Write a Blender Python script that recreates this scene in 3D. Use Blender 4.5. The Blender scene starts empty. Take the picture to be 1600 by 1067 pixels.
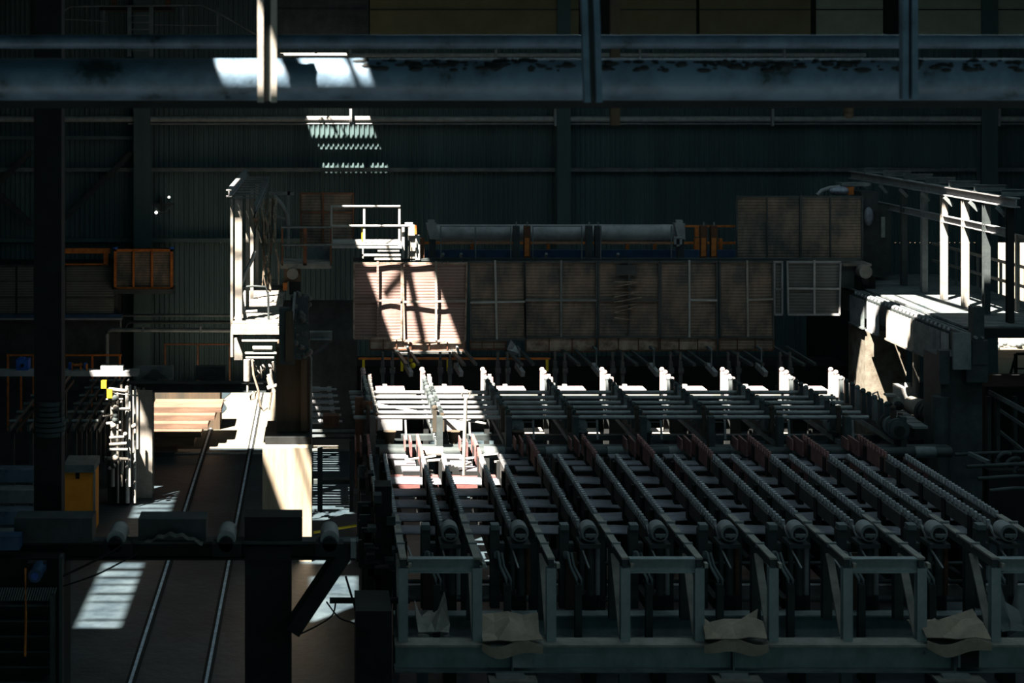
import bpy, math, random
from mathutils import Vector, Matrix
random.seed(7)
R = random.Random(11)
scene = bpy.context.scene
COL = scene.collection
F = 2600.0          # focal length in pixels of the 1600 wide frame
CZ = 11.5           # camera height above the mill floor
def X(px, d): return (px-500)*d/F
def Z(py, d): return CZ-(py-130)*d/F

# ------------------------------------------------------------------ camera
cd = bpy.data.cameras.new('camera'); cam = bpy.data.objects.new('camera', cd); COL.objects.link(cam)
cam.location = (0, 0, CZ); cam.rotation_euler = (math.pi/2, 0, 0)
cd.sensor_width = 36; cd.lens = F/1600*36
cd.shift_x = 300/1600; cd.shift_y = -403.5/1600
cd.clip_start = .5; cd.clip_end = 500
cd.dof.use_dof = True; cd.dof.focus_distance = 42; cd.dof.aperture_fstop = 1.6
scene.camera = cam
# ------------------------------------------------------------------ world, sun, exposure
vs = scene.view_settings
vs.view_transform = 'Standard'; vs.look = 'None'; vs.gamma = 1; vs.use_curve_mapping = False
vs.exposure = 0.0
w = bpy.data.worlds.new('world'); scene.world = w; w.use_nodes = True
w.node_tree.nodes['Background'].inputs[0].default_value = (.17, .56, .60, 1)
w.node_tree.nodes['Background'].inputs[1].default_value = .2
SX, SY = .37, .45   # sun travel per metre of fall
sd = bpy.data.lights.new('sun', 'SUN'); so = bpy.data.objects.new('sun', sd); COL.objects.link(so)
so.rotation_euler = Vector((SX, SY, -1)).to_track_quat('-Z', 'Y').to_euler()
so.location = (-10, -5, 60)
sd.energy = 56; sd.color = (1, .91, .79); sd.angle = math.radians(.6)
ROOF = 17.0
scene.cycles.diffuse_bounces = 1; scene.cycles.sample_clamp_indirect = .3
# unseen fill lamps: long cool areas added under the roof deck
for (ly, en) in ((13.5, 90), (24, 300), (36, 520), (50, 300)):
    ld = bpy.data.lights.new('roof_fill', 'AREA'); lo = bpy.data.objects.new('roof_fill', ld); COL.objects.link(lo)
    ld.shape = 'RECTANGLE'; ld.size = 22; ld.size_y = 1.6; ld.energy = en; ld.color = (.62, .90, 1.0)
    lo.location = (12, ly, ROOF-.35)

ld = bpy.data.lights.new('aisle_fill', 'AREA'); lo = bpy.data.objects.new('aisle_fill', ld); COL.objects.link(lo)  # unseen lamp added to brighten the orange cabinet
ld.shape = 'RECTANGLE'; ld.size = 5; ld.size_y = 1.5; ld.energy = 45; ld.color = (.75, .95, 1); lo.location = (-9, 30, ROOF-.35)
# ------------------------------------------------------------------ materials
def mat(name, c, c2=None, rough=.7, metal=0., scale=3., bump=.15, spec=.3, c3=None, stretch=(1,1,1), contrast=.5, emit=None, lines=0):
    m = bpy.data.materials.new(name); m.use_nodes = True
    nt = m.node_tree; N = nt.nodes; L = nt.links
    b = N['Principled BSDF']
    b.inputs['Roughness'].default_value = rough; b.inputs['Metallic'].default_value = metal
    b.inputs['Specular IOR Level'].default_value = spec
    c2 = c2 or tuple(x*.55 for x in c)
    tc = N.new('ShaderNodeTexCoord'); mp = N.new('ShaderNodeMapping'); mp.inputs['Scale'].default_value = stretch
    L.new(tc.outputs['Object'], mp.inputs['Vector'])
    n = N.new('ShaderNodeTexNoise'); n.inputs['Scale'].default_value = scale; n.inputs['Detail'].default_value = 7
    n.inputs['Roughness'].default_value = .65
    L.new(mp.outputs[0], n.inputs['Vector'])
    r = N.new('ShaderNodeValToRGB'); e = r.color_ramp.elements
    e[0].position = .5-contrast*.3; e[0].color = (*c2, 1); e[1].position = .5+contrast*.3; e[1].color = (*c, 1)
    if c3:
        k = e.new(.5-contrast*.3-.07); k.color = (*c3, 1)
    L.new(n.outputs['Fac'], r.inputs['Fac']); L.new(r.outputs['Color'], b.inputs['Base Color'])
    if lines:      # groove shading of the sheeting painted in as dark level lines
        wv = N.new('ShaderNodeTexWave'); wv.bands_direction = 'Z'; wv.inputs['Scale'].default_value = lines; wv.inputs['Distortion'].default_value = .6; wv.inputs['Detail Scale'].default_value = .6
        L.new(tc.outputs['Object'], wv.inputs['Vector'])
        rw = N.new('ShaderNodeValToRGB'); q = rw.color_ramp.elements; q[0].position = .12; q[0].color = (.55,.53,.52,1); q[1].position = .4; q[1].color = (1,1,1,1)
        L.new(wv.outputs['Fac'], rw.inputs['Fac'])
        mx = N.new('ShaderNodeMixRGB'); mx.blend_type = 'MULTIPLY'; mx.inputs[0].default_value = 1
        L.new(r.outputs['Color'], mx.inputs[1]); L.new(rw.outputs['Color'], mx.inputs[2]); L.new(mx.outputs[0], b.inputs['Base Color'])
    if bump:
        bp = N.new('ShaderNodeBump'); bp.inputs['Strength'].default_value = bump; bp.inputs['Distance'].default_value = .03
        n2 = N.new('ShaderNodeTexNoise'); n2.inputs['Scale'].default_value = scale*6; n2.inputs['Detail'].default_value = 4
        L.new(mp.outputs[0], n2.inputs['Vector']); L.new(n2.outputs['Fac'], bp.inputs['Height']); L.new(bp.outputs[0], b.inputs['Normal'])
    if emit:
        b.inputs['Emission Color'].default_value = (*emit[:3], 1); b.inputs['Emission Strength'].default_value = emit[3]
    return m
M = {}
M['wall'] = mat('corrugated_wall', (.075,.12,.122), (.045,.075,.078), .8, scale=.5, bump=0, stretch=(1.5,1,.15))
M['steel'] = mat('dusty_steel', (.16,.17,.17), (.07,.09,.095), .65, scale=2.2)
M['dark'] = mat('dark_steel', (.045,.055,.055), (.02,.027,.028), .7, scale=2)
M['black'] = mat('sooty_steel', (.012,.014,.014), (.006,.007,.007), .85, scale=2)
M['grey'] = mat('grey_painted_steel', (.27,.265,.27), (.17,.17,.175), .6, scale=2.5)
M['pale'] = mat('pale_dusty_steel', (.30,.27,.235), (.18,.165,.145), .75, scale=3)
M['mauve'] = mat('primer_red_steel', (.26,.12,.11), (.13,.06,.06), .75, scale=3)
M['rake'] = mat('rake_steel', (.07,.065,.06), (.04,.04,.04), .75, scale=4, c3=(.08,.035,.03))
M['maroon'] = mat('maroon_primer', (.20,.075,.07), (.09,.04,.04), .75, scale=3)
M['tooth'] = mat('lit_tooth_steel', (.34,.33,.34), (.20,.20,.21), .55, scale=5)  # rake steel lightened for the light the tooth tops catch
M['rust'] = mat('rusty_steel', (.13,.052,.024), (.05,.027,.018), .85, scale=5)
M['bpipe'] = mat('blue_grey_pipe', (.085,.13,.18), (.05,.08,.11), .5, scale=2, c3=(.012,.02,.022), contrast=.3)
M['navy'] = mat('navy_painted_steel', (.02,.06,.13), (.01,.03,.07), .5, scale=3)
M['blue'] = mat('blue_painted_steel', (.02,.10,.42), (.01,.06,.25), .5, scale=4)
M['orange'] = mat('orange_painted_steel', (.55,.16,.025), (.25,.07,.015), .6, scale=5)
M['cabinet'] = mat('orange_cabinet_paint', (.95,.33,.03), (.80,.24,.02), .6, scale=1.5, c3=(.10,.05,.02))
M['yellow'] = mat('yellow_paint', (.85,.62,.02), (.65,.42,.02), .5, scale=4)
M['white'] = mat('white_paint', (.40,.39,.37), (.28,.27,.25), .6, scale=5)
M['concrete'] = mat('concrete', (.33,.27,.20), (.20,.16,.11), .9, scale=1.2, stretch=(3,3,.35), c3=(.14,.10,.07))
M['pitted'] = mat('pitted_concrete', (.16,.145,.115), (.10,.085,.065), .9, scale=3, c3=(.07,.05,.035), contrast=.35)
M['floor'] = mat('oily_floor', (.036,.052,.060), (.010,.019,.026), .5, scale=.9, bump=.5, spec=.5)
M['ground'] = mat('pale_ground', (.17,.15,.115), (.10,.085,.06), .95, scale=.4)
M['slab'] = mat('hot_rolled_slab', (.15,.09,.06), (.075,.045,.03), .8, scale=1.2, stretch=(.5,2,3))
M['brick'] = mat('brown_brick', (.42,.20,.13), (.28,.13,.08), .9, scale=3)
M['cream'] = mat('dirty_cream_cladding', (.22,.19,.10), (.13,.115,.06), .8, scale=.8, c3=(.03,.03,.02), bump=.2, contrast=.9)
M['creamlight'] = mat('grimy_grey_cladding', (.46,.46,.34), (.28,.28,.21), .7, scale=1, c3=(.07,.07,.05), bump=.2, contrast=.9)
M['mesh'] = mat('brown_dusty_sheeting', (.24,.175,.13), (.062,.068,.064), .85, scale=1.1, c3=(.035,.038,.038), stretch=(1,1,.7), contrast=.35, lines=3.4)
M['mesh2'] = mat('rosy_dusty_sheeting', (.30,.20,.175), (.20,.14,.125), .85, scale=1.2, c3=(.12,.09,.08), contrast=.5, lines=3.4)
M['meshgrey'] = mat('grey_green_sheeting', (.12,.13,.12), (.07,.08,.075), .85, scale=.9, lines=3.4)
M['skirt'] = mat('worn_skirt_sheeting', (.38,.28,.22), (.12,.08,.06), .85, scale=3, contrast=.4)
M['blush'] = mat('pinkish_dusty_steel', (.42,.33,.31), (.28,.21,.20), .8, scale=4)
M['brown'] = mat('brown_column', (.075,.05,.03), (.035,.03,.022), .85, scale=1.5, stretch=(2,2,.3))
M['plate'] = mat('cover_plate', (.17,.165,.19), (.09,.09,.10), .6, scale=1.5, bump=.3)
M['rag'] = mat('dusty_rag', (.30,.25,.19), (.10,.08,.06), .95, scale=4)
M['cardboard'] = mat('crumpled_sheet', (.33,.25,.19), (.22,.17,.13), .85, scale=3)
M['foil'] = mat('foil_lagging', (.45,.47,.55), (.2,.22,.28), .35, metal=.6, scale=9, bump=.9)
M['cable'] = mat('black_cable', (.01,.011,.012), None, .6, bump=0)
M['ycable'] = mat('yellow_cable', (.75,.60,.03), (.5,.4,.02), .5, bump=0)
M['lens'] = mat('glint_glow', (.9,.9,.85), None, .3, bump=0, emit=(1,.97,.85,3))  # glowing stand-in for the gleams on the left wall
M['rail'] = mat('polished_rail_sheen', (.75,.80,.88), (.35,.38,.44), .45, metal=0, scale=5)  # sheen of the polished rail painted as a pale matt colour
M['dust'] = mat('heavy_dust', (.10,.10,.09), (.05,.05,.045), .95, scale=6, bump=.8)
M['beamgrey'] = mat('mottled_beam_paint', (.27,.30,.305), (.17,.195,.20), .6, scale=2.2, c3=(.09,.06,.035), stretch=(1,1,.7))

# ------------------------------------------------------------------ mesh builder
POS = {}
class MB:
    def __init__(s): s.v = []; s.f = []; s.sm = []
    def add(s, vs_, fs, smooth=False):
        o = len(s.v); s.v += [tuple(v) for v in vs_]; s.f += [tuple(i+o for i in f) for f in fs]; s.sm += [smooth]*len(fs); return s
    def box(s, x0, x1, y0, y1, z0, z1):
        v = [(x0,y0,z0),(x1,y0,z0),(x1,y1,z0),(x0,y1,z0),(x0,y0,z1),(x1,y0,z1),(x1,y1,z1),(x0,y1,z1)]
        return s.add(v, [(0,3,2,1),(4,5,6,7),(0,1,5,4),(1,2,6,5),(2,3,7,6),(3,0,4,7)])
    def pb(s, px0, px1, py0, py1, d, dep=.1):      # box whose front face spans these pixels at distance d
        return s.box(X(px0,d), X(px1,d), d, d+dep, Z(py1,d), Z(py0,d))
    def bar(s, p, q, w_, h_, up=(0,0,1)):
        p = Vector(p); q = Vector(q); t = (q-p).normalized(); u = Vector(up)
        if abs(t.dot(u)) > .98: u = Vector((0,1,0))
        a = t.cross(u).normalized()*w_/2; b = a.cross(t).normalized()*h_/2
        v = [p-a-b,p+a-b,p+a+b,p-a+b,q-a-b,q+a-b,q+a+b,q-a+b]
        return s.add(v, [(0,1,2,3),(7,6,5,4),(0,4,5,1),(1,5,6,2),(2,6,7,3),(3,7,4,0)])
    def ibeam(s, p, q, w_, h_, t=.03, up=(0,0,1)):
        p = Vector(p); q = Vector(q); T = (q-p).normalized(); u = Vector(up)
        if abs(T.dot(u)) > .98: u = Vector((0,1,0))
        a = T.cross(u).normalized(); b = a.cross(T).normalized()
        s.bar(p, q, t, h_-t*1.2, up); s.bar(p+b*(h_/2-t/2), q+b*(h_/2-t/2), w_, t, up); s.bar(p-b*(h_/2-t/2), q-b*(h_/2-t/2), w_, t, up)
        return s
    def cyl(s, p, q, r, r2=None, n=14, caps=True):
        p = Vector(p); q = Vector(q); r2 = r if r2 is None else r2; t = (q-p).normalized()
        u = Vector((0,0,1)) if abs(t.z) < .9 else Vector((1,0,0))
        a = t.cross(u).normalized(); b = a.cross(t)
        v = [p+(a*math.cos(i*2*math.pi/n)+b*math.sin(i*2*math.pi/n))*r for i in range(n)]
        v += [q+(a*math.cos(i*2*math.pi/n)+b*math.sin(i*2*math.pi/n))*r2 for i in range(n)]
        s.add(v, [(i,(i+1)%n,n+(i+1)%n,n+i) for i in range(n)], True)
        if caps: s.add(v, [tuple(range(n-1,-1,-1)), tuple(range(n,2*n))])
        return s
    def tube(s, pts, r, n=8):
        pts = [Vector(p) for p in pts]; rings = []; m = len(pts)
        for i, p in enumerate(pts):
            t = (pts[min(i+1,m-1)]-pts[max(i-1,0)]).normalized()
            u = Vector((0,0,1)) if abs(t.z) < .9 else Vector((0,1,0))
            a = t.cross(u).normalized(); b = a.cross(t)
            rings += [p+(a*math.cos(k*2*math.pi/n)+b*math.sin(k*2*math.pi/n))*r for k in range(n)]
        fs = [(i*n+k, i*n+(k+1)%n, (i+1)*n+(k+1)%n, (i+1)*n+k) for i in range(m-1) for k in range(n)]
        s.add(rings, fs, True); s.add(rings, [tuple(range(n-1,-1,-1)), tuple(range((m-1)*n, m*n))]); return s
    def ball(s, c, r, n=10, k=6, sq=(1,1,1)):
        v = [(c[0]+r*sq[0]*math.sin(math.pi*j/k)*math.cos(2*math.pi*i/n), c[1]+r*sq[1]*math.sin(math.pi*j/k)*math.sin(2*math.pi*i/n), c[2]+r*sq[2]*math.cos(math.pi*j/k)) for j in range(k+1) for i in range(n)]
        return s.add(v, [(j*n+i, j*n+(i+1)%n, (j+1)*n+(i+1)%n, (j+1)*n+i) for j in range(k) for i in range(n)], True)
    def prism(s, prof, x0, x1):      # profile in (y,z), run along X
        n = len(prof); v = [(x0,y,z) for y, z in prof]+[(x1,y,z) for y, z in prof]
        s.add(v, [(i,(i+1)%n,n+(i+1)%n,n+i) for i in range(n)])
        return s
    def grid(s, fn, nu, nv, smooth=True):
        v = [fn(i/nu, j/nv) for j in range(nv+1) for i in range(nu+1)]
        return s.add(v, [(j*(nu+1)+i, j*(nu+1)+i+1, (j+1)*(nu+1)+i+1, (j+1)*(nu+1)+i) for j in range(nv) for i in range(nu)], smooth)
    def build(s, name, m, parent=None, thick=0):
        if parent is None:
            xs, ys, zs = zip(*s.v); o = Vector(((min(xs)+max(xs))/2, (min(ys)+max(ys))/2, min(zs)))
        else: o = POS[parent.name]
        me = bpy.data.meshes.new(name); me.from_pydata([(v[0]-o[0], v[1]-o[1], v[2]-o[2]) for v in s.v], [], s.f)
        me.polygons.foreach_set('use_smooth', s.sm); me.materials.append(M[m]); me.update()
        ob = bpy.data.objects.new(name, me); COL.objects.link(ob)
        if parent is None: ob.location = o
        else: ob.parent = parent
        POS[ob.name] = o
        if thick:
            md = ob.modifiers.new('thickness', 'SOLIDIFY'); md.thickness = thick
        return ob
def tag(o, label, cat, group=None):
    o['label'] = label; o['category'] = cat
    if group: o['group'] = group
    return o
def struct(o): o['kind'] = 'structure'; return o
def thing(name, label, cat, loc, group=None):
    o = bpy.data.objects.new(name, None); COL.objects.link(o); o.location = loc; o.empty_display_size = .1
    POS[o.name] = Vector(loc); return tag(o, label, cat, group)
def one(mb, name, m, label, cat, group=None, thick=0): return tag(mb.build(name, m, None, thick), label, cat, group)
def copy_tree(o, delta, label=None, parent=None):
    c = o.copy(); COL.objects.link(c)
    if parent is None: c.location = o.location+Vector(delta)
    else: c.parent = parent
    if label: c['label'] = label
    for ch in list(o.children): copy_tree(ch, delta, None, c)
    return c
ORD = ['first','second','third','fourth','fifth','sixth','seventh','eighth','ninth','tenth','eleventh','twelfth']
def arc(c, r, a0, a1, n, ax='xz'):
    out = []
    for i in range(n+1):
        a = a0+(a1-a0)*i/n; u, v_ = r*math.cos(a), r*math.sin(a)
        out.append((c[0]+u, c[1], c[2]+v_) if ax == 'xz' else (c[0], c[1]+u, c[2]+v_))
    return out

# ================================================================== SETTING
struct(MB().box(-16, 32, 4, 64.2, -.3, 0).build('floor', 'floor'))
struct(MB().box(-40, 90, 64.2, 230, -.3, -.02).build('ground', 'ground'))
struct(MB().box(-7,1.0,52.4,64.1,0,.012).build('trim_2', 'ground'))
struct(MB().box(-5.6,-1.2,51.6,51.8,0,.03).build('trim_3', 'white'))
def corr(x0, x1, z0, z1, y=64.0, pitch=.19):
    mb = MB(); n = int((x1-x0)/pitch); pr = []
    for i in range(n):
        a = x0+(x1-x0)*i/n; p = (x1-x0)/n
        pr += [(a,0),(a+p*.45,0),(a+p*.6,-.05),(a+p*.85,-.05)]
    pr.append((x1,0))
    v = [(a, y+b, z0) for a, b in pr]+[(a, y+b, z1) for a, b in pr]; k = len(pr)
    mb.add(v, [(i,i+1,k+i+1,k+i) for i in range(k-1)]); return mb
OPX, OPZ = X(1548,64), Z(379,64)
wb = corr(-16, OPX, 0, OPZ); c2 = corr(-16, 32, OPZ, ROOF); wb.add(c2.v, c2.f)
struct(wb.build('wall_back', 'wall', None, .02))
struct(MB().box(-16.2, -16, 4, 64, 0, ROOF).build('wall_left', 'wall'))
struct(MB().box(32, 32.2, 4, 64, 0, ROOF).build('wall_right', 'wall'))
# roof deck with openings traced back from the sun patches (x0,x1,y0,y1)
HOLES = [(-3.1,-.6,60.0,60.8), (-2.95,-1.5,12.85,13.75), (-11.7,-7.9,44.6,54.6), (-3.6,-1.05,31.0,40.5), (-1.05,9.6,39.2,40.4),
         (-2.7,-.7,43.7,47.2), (-7.3,-5.4,36.2,40.2), (-7.1,-5.4,41.6,45.2), (-6.7,-5.6,32.2,34.2), (-6.5,-5.4,27.9,31.2),
         (-11.45,-10.5,27.5,32.3), (-11.3,-10.3,36.4,40.2), (11.4,12.4,40.4,42.3), (12.4,15.0,40.5,44.4), (10.8,12.4,43.2,44.4)]
xs = sorted({-16,32}|{h[0] for h in HOLES}|{h[1] for h in HOLES}); ys = sorted({4,64.3}|{h[2] for h in HOLES}|{h[3] for h in HOLES})
rf = MB()
for i in range(len(xs)-1):
    for j in range(len(ys)-1):
        cx, cy = (xs[i]+xs[i+1])/2, (ys[j]+ys[j+1])/2
        if not any(h[0] < cx < h[1] and h[2] < cy < h[3] for h in HOLES):
            rf.add([(xs[i],ys[j],ROOF),(xs[i+1],ys[j],ROOF),(xs[i+1],ys[j+1],ROOF),(xs[i],ys[j+1],ROOF)], [(0,3,2,1)])
struct(rf.build('ceiling', 'wall', None, -.1))
# unseen bars and strips added to break up the sun patches
gb = MB()
def shade_bar(x0,x1,y0,y1,t=.05): gb.box(x0,x1,y0,y1,ROOF+.1,ROOF+.1+t)
for k in range(7): shade_bar(-11.45,-10.5, 27.9+k*.62+R.uniform(-.1,.1), 27.97+k*.62+R.uniform(-.04,.07))
for k in range(6): shade_bar(-11.3,-10.3, 36.75+k*.5, 36.85+k*.5+R.uniform(0,.05))
gb.bar((-6.15,32,ROOF+.12),(-5.75,34.3,ROOF+.12),.07,.05)
gb.bar((-6.6,29.9,ROOF+.12),(-5.3,29.6,ROOF+.12),.04,.04)
for k in range(8):
    a = R.uniform(-3.1,-.6); b = R.uniform(59.9,60.7); l = R.uniform(.15,.5); an = R.uniform(1.1,2.1)
    gb.bar((a,b,ROOF+.12),(a+l*math.cos(an),b+l*math.sin(an)*.8,ROOF+.12), R.uniform(.03,.13), .03)
gb.bar((-2.0,43.5,ROOF+.12),(-1.3,45.6,ROOF+.12),.22,.04); gb.bar((-2.5,44.6,ROOF+.12),(-1.4,45.0,ROOF+.12),.16,.04)
gb.bar((-1.9,45.6,ROOF+.12),(-1.6,47.2,ROOF+.12),.1,.04)
gb.bar((-2.25,12.8,ROOF+.12),(-2.3,13.8,ROOF+.12),.18,.04)
gb.box(-1.75,-1.70,12.8,13.8,ROOF+.1,ROOF+.14)
for k in range(5): shade_bar(-7.3,-5.4, 38.1+k*.45, 38.16+k*.45)
for k in range(4): shade_bar(-7.1,-5.4, 42.3+k*.8, 42.38+k*.8)
gb.bar((12.6,40.4,ROOF+.12),(12.75,44.5,ROOF+.12),.1,.04); gb.bar((13.7,40.4,ROOF+.12),(13.5,44.5,ROOF+.12),.35,.04)
struct(gb.build('shadow_bars', 'black'))
# wall framing
def wcol(px0, px1, py0=0, py1=600, name='wall_column', lab='', d=63.4, m='wall'):
    mb = MB(); x = (X(px0,d)+X(px1,d))/2; wd = X(px1,d)-X(px0,d)
    mb.ibeam((x,d,0),(x,d,Z(py0,d)), wd, .5, .05, up=(0,1,0)); mb.bar((x,d-.25,0),(x,d-.25,Z(py0,d)),wd,.04,up=(0,1,0))
    return one(mb, name, m, lab, 'column', 'columns along the back wall')
wcol(210, 236, 0, lab='dark steel wall column behind the left orange cage')
wcol(869, 890, 0, lab='dark bluish wall column above the middle of the big grey roll')
wcol(1530, 1555, 0, lab='grey steel wall column at the edge of the bright opening')
for k, (py, a, b) in enumerate(((265,-10,1600),(215,-10,210),(375,-10,560))):
    d = 63.8
    lab = ['long dark horizontal wall rail below the sunny leaf pattern','short upper wall rail left of the dark wall column','lower wall rail above the left louvred cabin'][k]
    one(MB().box(X(a,d), X(b,d), d-.15, d+.1, Z(py+3,d), Z(py-3,d)), 'wall_girt', 'steel' if k == 0 else 'wall', lab, 'wall rail')
for k, (a, b) in enumerate((((0,285),(50,235)), ((0,305),(50,352)), ((98,345),(206,238)))):
    d = 63.6
    one(MB().bar((X(a[0],d),d,Z(a[1],d)),(X(b[0],d),d,Z(b[1],d)),.2,.2), 'wall_brace', 'dark', ['rising diagonal brace on the wall at the far left edge','falling diagonal brace on the wall at the far left edge','long diagonal brace between black column and wall column'][k], 'brace')
# upper cladding panels
for (a, b, m, lab) in ((430,576,'dark','black green cladding bay beside the sunlit hanger'), (578,905,'cream','long mustard brown cladding panel at the top'), (968,1088,'cream','brown cladding panel right of the dark red hanger'),
                       (1093,1268,'cream','dull brown cladding panel with a level seam'), (1275,1381,'creamlight','pale yellowish cladding panel with fine cracks'), (1430,1640,'creamlight','grimy pale grey panel in the top right corner')):
    d = 63.3; mb = MB().box(X(a,d), X(b,d), d, d+.1, Z(58,d), Z(-30,d))
    t = thing('wall_cladding', lab, 'wall panel', (X((a+b)/2,d), d, Z(58,d)), 'cladding panels above the pipes')
    mb.build('sheet', m, t)
    MB().box(X(a,d), X(b,d), d-.03, d, Z(16,d), Z(14,d)).build('seam', 'dark', t)
d = 63.2
for a, b in ((905,966),(1268,1275),(1381,1430)): one(MB().box(X(a,d), X(b,d), d, d+.2, Z(60,d), Z(-30,d)), 'cladding_post', 'black', {905:'wide black post between two brown panels',1268:'thin black post before the pale yellow panel',1381:'black post left of the grimy pale panel'}[a], 'post')

# ================================================================== FOREGROUND PIPES
def pipe_x(name, px0, px1, py, rpx, d, m, lab, flanges=(), cat='pipe', fl=1.15):
    t = thing(name, lab, cat, (X((px0+px1)/2,d), d, Z(py,d)))
    r = rpx*d/F
    MB().cyl((X(px0,d),d,Z(py,d)),(X(px1,d),d,Z(py,d)),r,n=32).build('pipe_run', m, t)
    for q in flanges: MB().cyl((X(q,d)-.03,d,Z(py,d)),(X(q,d)+.03,d,Z(py,d)),r*fl,n=24).build('flange', m, t)
    return t
big = pipe_x('gas_pipe', -80, 1700, 124, 33, 16, 'bpipe', 'huge blurred blue grey pipe crossing the whole top of the view')
pipe_x('gas_pipe', -80, 1700, 65, 11, 18, 'bpipe', 'thinner blurred blue grey pipe above the huge one')
# flaking dirt on the top of the big pipe
dm = MB()
for k in range(230):
    px = R.uniform(560, 1600); th = R.uniform(.42, 1.1); d = 16; r = 33*d/F
    c = Vector((X(px,d), d-r*math.cos(th), Z(124,d)+r*math.sin(th)))
    dm.ball(c, R.uniform(.008,.03), 6, 4, (R.uniform(1,3.2),1,.9))
dmo = dm.build('dirt_crust', 'black', big); dmo['kind'] = 'stuff'
one(MB().box(X(-80,17), X(1700,17), 17, 17.2, Z(169,17), Z(148,17)), 'pipe_support_beam', 'black', 'black beam running along under the huge pipe', 'beam')
def hanger(px0, px1, py1, d, m, lab, lean=0):
    x0, x1 = X(px0,d), X(px1,d)
    t = thing('pipe_hanger', lab, 'hanger', ((x0+x1)/2, d, Z(py1,d)), 'hangers gripping the big pipe')
    for q in (x0+.025, x1-.03): MB().bar((q,d,Z(-60,d)),(q+lean,d,Z(py1,d)),.055,.10,up=(0,1,0)).build('flange', m, t)
    MB().bar(((x0+x1)/2,d+.03,Z(-60,d)),((x0+x1)/2+lean,d+.03,Z(py1-2,d)),(x1-x0)*.8,.02,up=(0,1,0)).build('web', 'dark', t)
    return t
hanger(403, 433, 160, 15.4, 'pale', 'sunlit steel hanger over the big pipe at left')
hanger(906, 934, 160, 15.4, 'bpipe', 'blue grey leaning hanger in the middle of the big pipe', lean=.04)
hanger(1408, 1432, 155, 15.4, 'bpipe', 'blue grey hanger over the right end of the big pipe')
one(MB().box(X(955,19),X(969,19),19,19.1,Z(196,19),Z(-40,19)), 'hanger_strap', 'brown', 'dark red strap hanging behind the big pipe', 'strap')
one(MB().cyl((X(1326,17.1),17.1,Z(182,17.1)),(X(1326,17.1),17.1,Z(168,17.1)),.04,.06).ball((X(1326,17.1),17.1,Z(177,17.1)),.055), 'drain_valve', 'brown', 'small rusty drain fitting under the big pipe', 'valve')
# far white pipe
t = pipe_x('wall_pipe', -20, 1640, 186, 4.6, 63.35, 'white', 'long pale grey pipe along the upper back wall')
MB().cyl((X(200,63.3),63.3,Z(193.5,63.3)),(X(1640,63.3),63.3,Z(193.5,63.3)),.03).build('conduit', 'grey', t)
for q in (548, 868, 1208, 1562):
    MB().box(X(q-2,63.1),X(q+2,63.1),63.1,63.3,Z(197,63.1),Z(170,63.1)).build('hanger_clip', 'grey', t)
t = pipe_x('wall_pipe', 432, 1352, 86, 3.2, 62.5, 'white', 'short pale pipe seen between the two blurred pipes')
for q in (547, 775, 1000, 1226): MB().pb(q-2,q+2,77,92,62.4,.2).build('hanger_clip', 'grey', t)
# upper left gantry walkway and ladder
t = thing('gantry_walkway', 'dark crane walkway with railings in the top left corner', 'walkway', (X(210,58),58,Z(20,58)))
d = 58
MB().box(X(155,d),X(268,d),d,d+1.5,Z(16,d),Z(11,d)).build('deck', 'black', t)
for q in (178, 262): MB().box(X(q-4,d),X(q+4,d),d,d+.2,Z(12,d),Z(-40,d)).build('hanger_post', 'rust', t)
rl = MB().tube([(X(100,d),d,Z(16,d)),(X(112,d),d,Z(10,d)),(X(315,d),d,Z(8,d)),(X(345,d),d,Z(22,d)),(X(400,d),d,Z(54,d))],.03)
rl.tube([(X(96,d),d,Z(30,d)),(X(170,d),d,Z(33,d))],.02); rl.tube([(X(240,d),d,Z(39,d)),(X(340,d),d,Z(40,d))],.02); rl.build('handrail', 'steel', t)
for q in (162, 286, 340): MB().box(X(q-1.5,d),X(q+1.5,d),d,d+.05,Z(55,d),Z(12,d)).build('railing_post', 'steel', t)
t = thing('ladder', 'grey green caged ladder under the top left walkway', 'ladder', (X(218,57),57,Z(88,57)))
for q in (202, 236): MB().box(X(q-3,57),X(q+3,57),57,57.1,Z(88,57),Z(11,57)).build('stile', 'steel', t)
for q in (24, 35, 46, 57, 68, 79): MB().box(X(202,57),X(236,57),57.02,57.07,Z(q+1,57),Z(q-1,57)).build('rung', 'steel', t)
one(MB().pb(48,90,-30,60,60,.5), 'crane_post', 'black', 'black post hanging in the top left corner', 'post')
# black column
t = thing('building_column', 'wide black foreground column at the left', 'column', (X(74,29.2),29.2,0))
MB().box(X(53,29.2),X(96,29.2),29.2,29.6,0,ROOF-.2).build('shaft', 'black', t)
cb = MB(); dd = 29.15
for k in range(7): cb.cyl((X(75,dd),dd+.2,Z(683-k*8,dd)),(X(75,dd),dd+.2,Z(677-k*8,dd)),.26+.02*math.sin(k), n=18)
cb.build('wrapped_collar', 'dark', t)

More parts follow.
